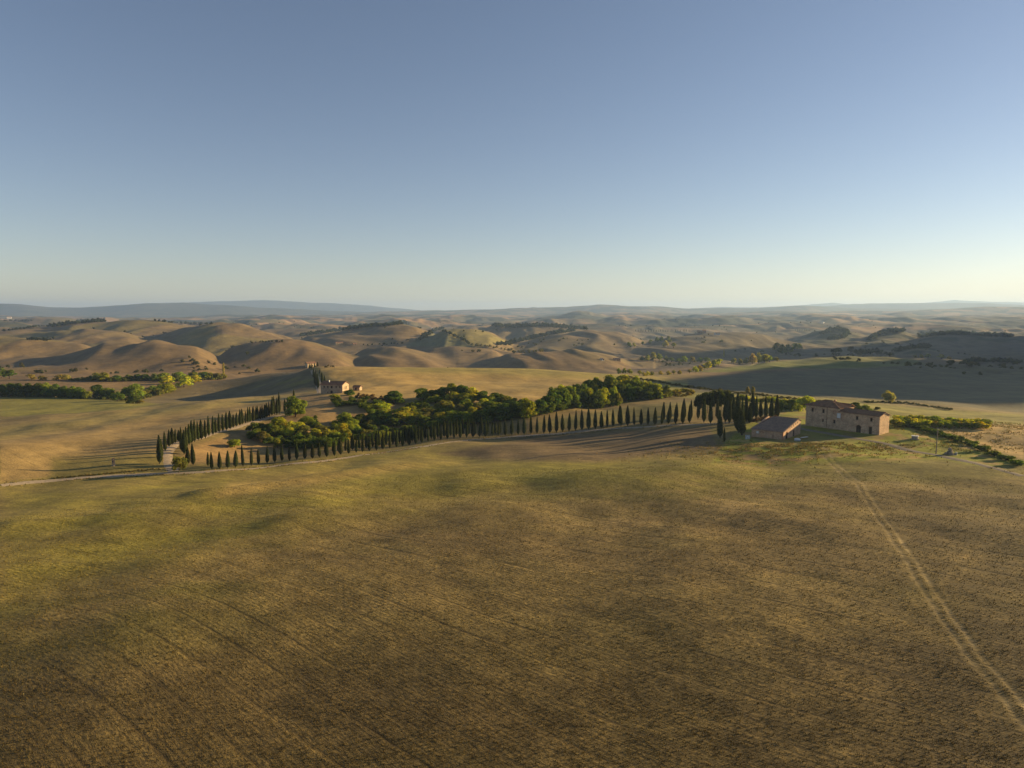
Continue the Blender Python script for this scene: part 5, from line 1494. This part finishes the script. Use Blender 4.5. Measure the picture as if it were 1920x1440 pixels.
# ------------------------------------------------------------------ small things
# wooden power pole by the lane
f = hit(1755, 851)
po = empty('utility_pole', f)
tag(po, 'tall bare wooden utility pole beside the farm lane', 'pole')
MB().tube([(0, 0, -0.5), (0.05, 0, 4), (0.12, 0, 8.3)], [0.19, 0.16, 0.12], 10).build('pole_shaft', 'pole_wood', po)
MB().tube([(0.115, 0, 8.302), (0.117, 0, 8.4)], [0.14, 0.06], 10).build('pole_cap', 'grey_metal', po)
MB().box(-0.25, 0.45, -0.02, 0.05, 7.6, 7.7).build('cross_bar', 'grey_metal', po)
for px, b_, t, lab in ((627, 690, 676, 'thin far utility pole right of the hilltop house'), (26, 637, 629, 'tiny far pole on the left clay hill')):
    g = hit(px, b_)
    if not g: continue
    hh = at(px, t, g[1])[2] - g[2]
    pp = empty('utility_pole', g)
    tag(pp, lab, 'pole')
    MB().tube([(0, 0, -0.3), (0, 0, hh)], [0.16, 0.12], 6).build('pole_shaft', 'pole_wood', pp)
    MB().box(-0.9, 0.9, -0.06, 0.06, hh - 0.7, hh - 0.55).build('cross_bar', 'pole_wood', pp)
# well with stone slabs
f = hit(1715.5, 823)
wl_ = empty('stone_well', f, math.radians(-35))
tag(wl_, 'small square stone well with pale slabs on the lawn', 'well')
MB().box(-1.0, 1.0, -0.8, 0.8, -0.4, 1.05).build('well_wall', 'stone_block', wl_)
for s in (-1, 1): MB().box(-1.15 if s < 0 else 0.06, -0.06 if s < 0 else 1.15, -0.92, 0.92, 1.053, 1.2).build('slab', 'white_paint', wl_)
MB().box(-1.5, 1.5, -1.3, -0.803, -0.4, 0.18).build('step', 'stone_block', wl_)
# heap of stones with a metal barrel
f = hit(1781, 853)
hp = empty('stone_heap', f)
tag(hp, 'grey heap of field stones beside the utility pole', 'stone heap')
r = random.Random(5)
sm = []
for k in range(4):
    bmh = bmesh.new()
    bmesh.ops.create_icosphere(bmh, subdivisions=1, radius=1.0)
    for v in bmh.verts: v.co *= r.uniform(0.75, 1.2)
    me = bpy.data.meshes.new('stone'); bmh.to_mesh(me); bmh.free()
    me.materials.append(MATS['stone_block'])
    sm.append(me)
for k in range(95):
    lv = r.random() ** 1.5
    z = lv * 2.2
    q = (1 - lv) * 1.75 * math.sqrt(r.random()) + 0.1
    a = r.uniform(0, 6.28)
    o = link_mesh('stone', sm[k % 4], hp)
    o.location = (q * math.cos(a), q * math.sin(a), z * (1 - q / 3.2))
    o.rotation_euler = (r.uniform(0, 3), r.uniform(0, 3), r.uniform(0, 3))
    s = r.uniform(0.26, 0.48)
    o.scale = (s, s * r.uniform(0.7, 1.2), s * 0.75)
ba = empty('metal_barrel', (f[0] + 1.5, f[1] - 0.8, ground(f[0] + 1.5, f[1] - 0.8)))
tag(ba, 'pale metal barrel leaning at the stone heap', 'barrel')
MB().tube([(0, 0, 0), (0.1, 0, 0.9)], [0.3, 0.3], 12).build('drum', 'grey_metal', ba)
MB().tube([(0.1, 0, 0.902), (0.105, 0, 0.94)], [0.31, 0.31], 12).build('lid', 'white_paint', ba)
# roadside pillar shrine
f = hit(213, 873.5)
ps = empty('brick_pillar', f, math.radians(-10))
tag(ps, 'slim brick pillar shrine standing alone in the left field', 'pillar')
MB().box(-0.55, 0.55, -0.5, 0.5, -0.3, 0.35).build('plinth', 'stone_block', ps)
MB().box(-0.38, 0.38, -0.34, 0.34, 0.35, 2.35).build('shaft', 'brick_wall', ps)
MB().box(-0.46, 0.46, -0.42, 0.42, 2.352, 2.5).build('cornice', 'stone_block', ps)
MB().add([(-.5, -.46, 2.502), (.5, -.46, 2.502), (.5, .46, 2.502), (-.5, .46, 2.502), (0, 0, 3.0)], [(0, 1, 4), (1, 2, 4), (2, 3, 4), (3, 0, 4), (3, 2, 1, 0)]).build('cap', 'roof_tiles_orange', ps)
MB().box(-0.2, 0.2, -0.36, -0.343, 1.4, 2.0).build('niche', 'pane_dark', ps)
# pale little cabinet with an arched front left of the barn
f = hit(1402, 823.5)
cb = empty('utility_cabinet', f, math.radians(-12))
tag(cb, 'small blue-grey cabinet with white arched front left of the barn', 'cabinet')
MB().box(-0.85, 0.85, 0, 0.7, -0.3, 1.5).build('cabinet_box', 'grey_metal', cb)
am = MB()
inn, out = arch_pts(-0.28, 0.28, 0.75, 0.3), arch_pts(-0.48, 0.48, 0.75, 0.5)
for i in range(len(inn) - 1): am.prism([inn[i], inn[i + 1], out[i + 1], out[i]], -0.08, -0.003)
am.box(-0.48, -0.28, -0.08, -0.003, 0.05, 0.75); am.box(0.28, 0.48, -0.08, -0.003, 0.05, 0.75)
am.build('arched_frame', 'white_paint', cb)
# terrace things at the barn door
f = hit(1495, 826.5)
tb = empty('covered_tub', f)
tag(tb, 'round tub under a pale domed cover by the barn gable', 'tub')
MB().tube([(0, 0, -0.1), (0, 0, 0.55)], [1.05, 1.1], 16).build('tub_wall', 'grey_metal', tb)
MB().tube([(0, 0, 0.552), (0, 0, 0.75), (0, 0, 0.95), (0, 0, 1.02)], [1.2, 1.05, 0.6, 0.1], 16).build('tub_cover', 'white_paint', tb, True)
f = hit(1508, 823)
tt = empty('terrace_bench', f, math.radians(28))
tag(tt, 'long low bench-like table with pale top beside the covered tub', 'table')
MB().box(-1.7, 1.7, -0.4, 0.4, 0.62, 0.72).build('table_top', 'white_paint', tt)
for sx in (-1.5, 1.5):
    for sy in (-0.3, 0.3): MB().box(sx - 0.06, sx + 0.06, sy - 0.06, sy + 0.06, -0.2, 0.618).build('leg', 'wood_brown', tt)
# far farms
def far_house(px, base, wpx, hpx, wall, roof, label, rz=0.0, cat='farm'):
    f = hit(px, base)
    if not f: return
    s = f[1] / F_PX
    w, h = wpx * s, hpx * s
    d = max(w * 0.5, 6)
    e = empty('far_farm', f, math.radians(rz))
    tag(e, label, cat)
    walls(e, w, d, h * 0.72, [('window', w * .2, w * .2 + 1.2, h * .3, h * .3 + 1.5), ('door', w * .5, w * .5 + 1.5, 0.05, 2.4), ('window', w * .75, w * .75 + 1.2, h * .3, h * .3 + 1.5)], wall, gable=[(0, h * .72), (d / 2, h), (d, h * .72)], base=-6)
    gable_roof(e, w, d, h * 0.72, h, roof)
far_house(1308, 625, 14, 5, 'brick_wall', 'roof_tiles', 'long dark far barn beside the red farm', -10, 'barn')
far_house(1318, 624.5, 7, 6, 'brick_wall', 'roof_tiles_orange', 'far red farmhouse on the ridge right of centre', 12)
far_house(1341, 628, 10, 4, 'white_paint', 'roof_tiles', 'far whitish farm buildings right of the red farm', 10)
far_house(630, 646, 13, 4.5, 'plaster_cream', 'roof_tiles_orange', 'far cream farm on the clay hill left of centre', 25)
far_house(662, 647, 7, 3.5, 'brick_wall', 'roof_tiles_orange', 'small far farm building right of the cream farm', 25)
far_house(1129, 676, 4, 4, 'white_paint', 'roof_tiles_grey', 'tiny far white hut above the right valley', 25, 'hut')
far_house(1152, 676, 12, 4.5, 'stone_wall', 'roof_tiles_grey', 'low grey far farm beside the white hut', 10)
far_house(13, 597.5, 7, 3.5, 'white_paint', 'roof_tiles_orange', 'white far house on the left skyline', 30, 'house')
far_house(808, 616, 4, 3, 'white_paint', 'roof_tiles_orange', 'tiny white far house left of the green hill', 30, 'house')
far_house(1543, 606.5, 5, 3.5, 'white_paint', 'grey_metal', 'far shed with a gleaming roof in the haze at right', 35, 'shed')
# ------------------------------------------------------------------ stubble and weeds of the near field
r = np.random.default_rng(77)
NT = 330000
az_ = r.uniform(math.radians(-43), math.radians(43), NT)
lr_ = np.log(52) + (np.log(230) - np.log(52)) * r.random(NT) ** 1.25
tx, ty = np.sin(az_) * np.exp(lr_), np.cos(az_) * np.exp(lr_)
pat = fbm(tx / 9, ty / 5, 141, 3) + 0.6 * fbm(tx / 2.2, ty / 1.2, 142, 2)
ii = np.clip(np.searchsorted(AZ, az_) - 1, 0, len(AZ) - 2)
jj = np.clip(np.searchsorted(LR, lr_) - 1, 0, len(LR) - 2)
s_ = (az_ - AZ[ii]) / (AZ[ii + 1] - AZ[ii]); t_ = (lr_ - LR[jj]) / (LR[jj + 1] - LR[jj])
bil = lambda G: (G[jj, ii].T * (1 - s_) * (1 - t_) + G[jj, ii + 1].T * s_ * (1 - t_) + G[jj + 1, ii].T * (1 - s_) * t_ + G[jj + 1, ii + 1].T * s_ * t_).T
tz = bil(GZ)
tc_ = bil(cov)
PX2, PY2 = project(tx, ty, tz)
# only inside the near field, clear of road, ruts and yard
edge_y = np.interp(PX2, [0, 380, 600, 850, 1000, 1300, 1350, 1560, 1770, 1920], [925, 893, 872, 835, 822, 802, 868, 868, 866, 900])
keep_ = (PY2 > edge_y + 4) & (r.random(NT) < 0.62 + 0.55 * pat) & (bil(RUT) < 0.35) & (np.abs((across(tx, ty) / 7.0 + 0.03) % 1.0 - 0.5) > 0.022)
tx, ty, tz, tc_ = tx[keep_], ty[keep_], tz[keep_], tc_[keep_]
n_ = len(tx)
R_ = np.hypot(tx, ty)
hh = r.uniform(0.07, 0.24, n_) * (1 + 0.5 * (r.random(n_) < 0.06))
ww = r.uniform(0.022, 0.06, n_) * np.clip(R_ / 90, 0.8, 1.8)
V, F, T = [], [], []
tone = 0.75 * np.clip(r.normal(1.0, 0.32, n_), 0.4, 2.0)
warm = r.normal(0, 0.07, n_)
tint = np.clip(np.stack([tc_[:, 0] * tone * (1.0 + warm), tc_[:, 1] * tone, tc_[:, 2] * tone * (1 - warm)], 1), 0.01, 0.8)
for k in range(2):
    a = r.uniform(0, 6.28, n_)
    dx, dy = np.cos(a) * ww, np.sin(a) * ww
    lx, ly = r.normal(0, 0.05, n_), r.normal(0, 0.05, n_)
    V.append(np.stack([np.stack([tx - dx, ty - dy, tz - 0.03], 1), np.stack([tx + dx, ty + dy, tz - 0.03], 1), np.stack([tx + lx + dx * 0.4, ty + ly + dy * 0.4, tz + hh], 1)], 1).reshape(-1, 3))
    T.append(np.repeat(tint, 3, 0))
V = np.concatenate(V); T = np.concatenate(T)
F = np.arange(len(V)).reshape(-1, 3)
me = foliage_mesh('stubble', V, F, T, 'dry_grass')
st = link_mesh('stubble', me, None, (1, 1, 1))
tag(st, 'short dry stubble and weeds covering the near field', 'stubble', kind='stuff')

# taller dry grass on the verges, in the yard and under the cypress rows
r = np.random.default_rng(91)
gx, gy = [], []
for line, w0, w1, per in ((ROAD, 1.9, 4.2, 9), (AVENUE, 2.2, 5.0, 8), (LANE, 1.9, 3.4, 8)):
    for p in line:
        for k in range(per):
            s = r.choice([-1, 1]) * (w0 + (w1 - w0) * r.random() ** 2)
            a = r.uniform(0, 6.28)
            gx.append(p.x + s * 0.35 * math.cos(a) + r.normal(0, 0.4) + 0.0); gy.append(p.y + s * (0.9 if abs(s) > 0 else 1))
for k in range(5200):                          # rough yard
    gx.append(r.normal(104, 24)); gy.append(r.normal(246, 11))
for k in range(3500):                          # hay stubble and bank at the right
    gx.append(r.uniform(150, 215)); gy.append(r.uniform(228, 300))
gx, gy = np.array(gx), np.array(gy)
clump = fbm(gx / 6, gy / 6, 251, 2)
dn = np.min([np.min([np.hypot(gx - p.x, gy - p.y) for p in line[::2]], axis=0) for line in (ROAD, AVENUE, LANE)], axis=0)
ok = (clump > -0.12) & (dn > 1.8)
hx, hy = gx - 111, gy - 268                    # keep clear of barn and house
ok &= ~((gx > 90) & (gx < 150) & (gy > 252) & (gy < 300))
gx, gy = gx[ok], gy[ok]
gz = np.array([ground(a, b_) for a, b_ in zip(gx, gy)])
n_ = len(gx)
base_c = np.where((r.random(n_) < 0.6)[:, None], np.array([[0.30, 0.215, 0.085]]), np.array([[0.17, 0.17, 0.04]]))
V, T = [], []
for k in range(4):
    a = r.uniform(0, 6.28, n_)
    ox, oy = r.normal(0, 0.18, n_), r.normal(0, 0.18, n_)
    w_g, h_g = r.uniform(0.05, 0.14, n_), r.uniform(0.2, 0.62, n_)
    dx, dy = np.cos(a) * w_g, np.sin(a) * w_g
    lx, ly = r.normal(0, 0.12, n_), r.normal(0, 0.12, n_)
    V.append(np.stack([np.stack([gx + ox - dx, gy + oy - dy, gz - 0.05], 1), np.stack([gx + ox + dx, gy + oy + dy, gz - 0.05], 1), np.stack([gx + ox + lx, gy + oy + ly, gz + h_g], 1)], 1).reshape(-1, 3))
    T.append(np.repeat(base_c * np.clip(r.normal(0.85, 0.25, n_), 0.3, 1.6)[:, None], 3, 0))
V = np.concatenate(V); T = np.concatenate(T)
me = foliage_mesh('dry_grass', V, np.arange(len(V)).reshape(-1, 3), T, 'dry_grass')
tag(link_mesh('dry_grass', me, None, (1, 1, 1)), 'tall dry grass along the road verges and the yard', 'grass', kind='stuff')
HAZE_COL = (0.43, 0.63, 1.0)
HAZE_DENSITY = 6.5e-5
HAZE_G = 0.3
# ------------------------------------------------------------------ the air
hb = bmesh.new()
bmesh.ops.create_cube(hb, size=1.0)
hz0, hz1 = float(GZ.min()) - 1.0, max(float(GZ.max()) + 15.0, CAM_Z + 20.0)
bmesh.ops.scale(hb, verts=hb.verts, vec=(52000, 52000, hz1 - hz0))
bmesh.ops.translate(hb, verts=hb.verts, vec=(0, 0, (hz0 + hz1) / 2))
hm = bpy.data.meshes.new('haze')
hb.to_mesh(hm); hb.free()
mh = bpy.data.materials.new('air')
mh.use_nodes = True
mh.node_tree.nodes.clear()
pv = mh.node_tree.nodes.new('ShaderNodeVolumePrincipled')
pv.inputs['Color'].default_value = HAZE_COL + (1,)
pv.inputs['Density'].default_value = HAZE_DENSITY
pv.inputs['Anisotropy'].default_value = HAZE_G
oo = mh.node_tree.nodes.new('ShaderNodeOutputMaterial')
mh.node_tree.links.new(pv.outputs[0], oo.inputs['Volume'])
hm.materials.append(mh)
haze = bpy.data.objects.new('haze', hm)
col.objects.link(haze)
haze['kind'] = 'stuff'
haze['label'] = 'pale evening haze lying over the far hills'
haze['category'] = 'haze'
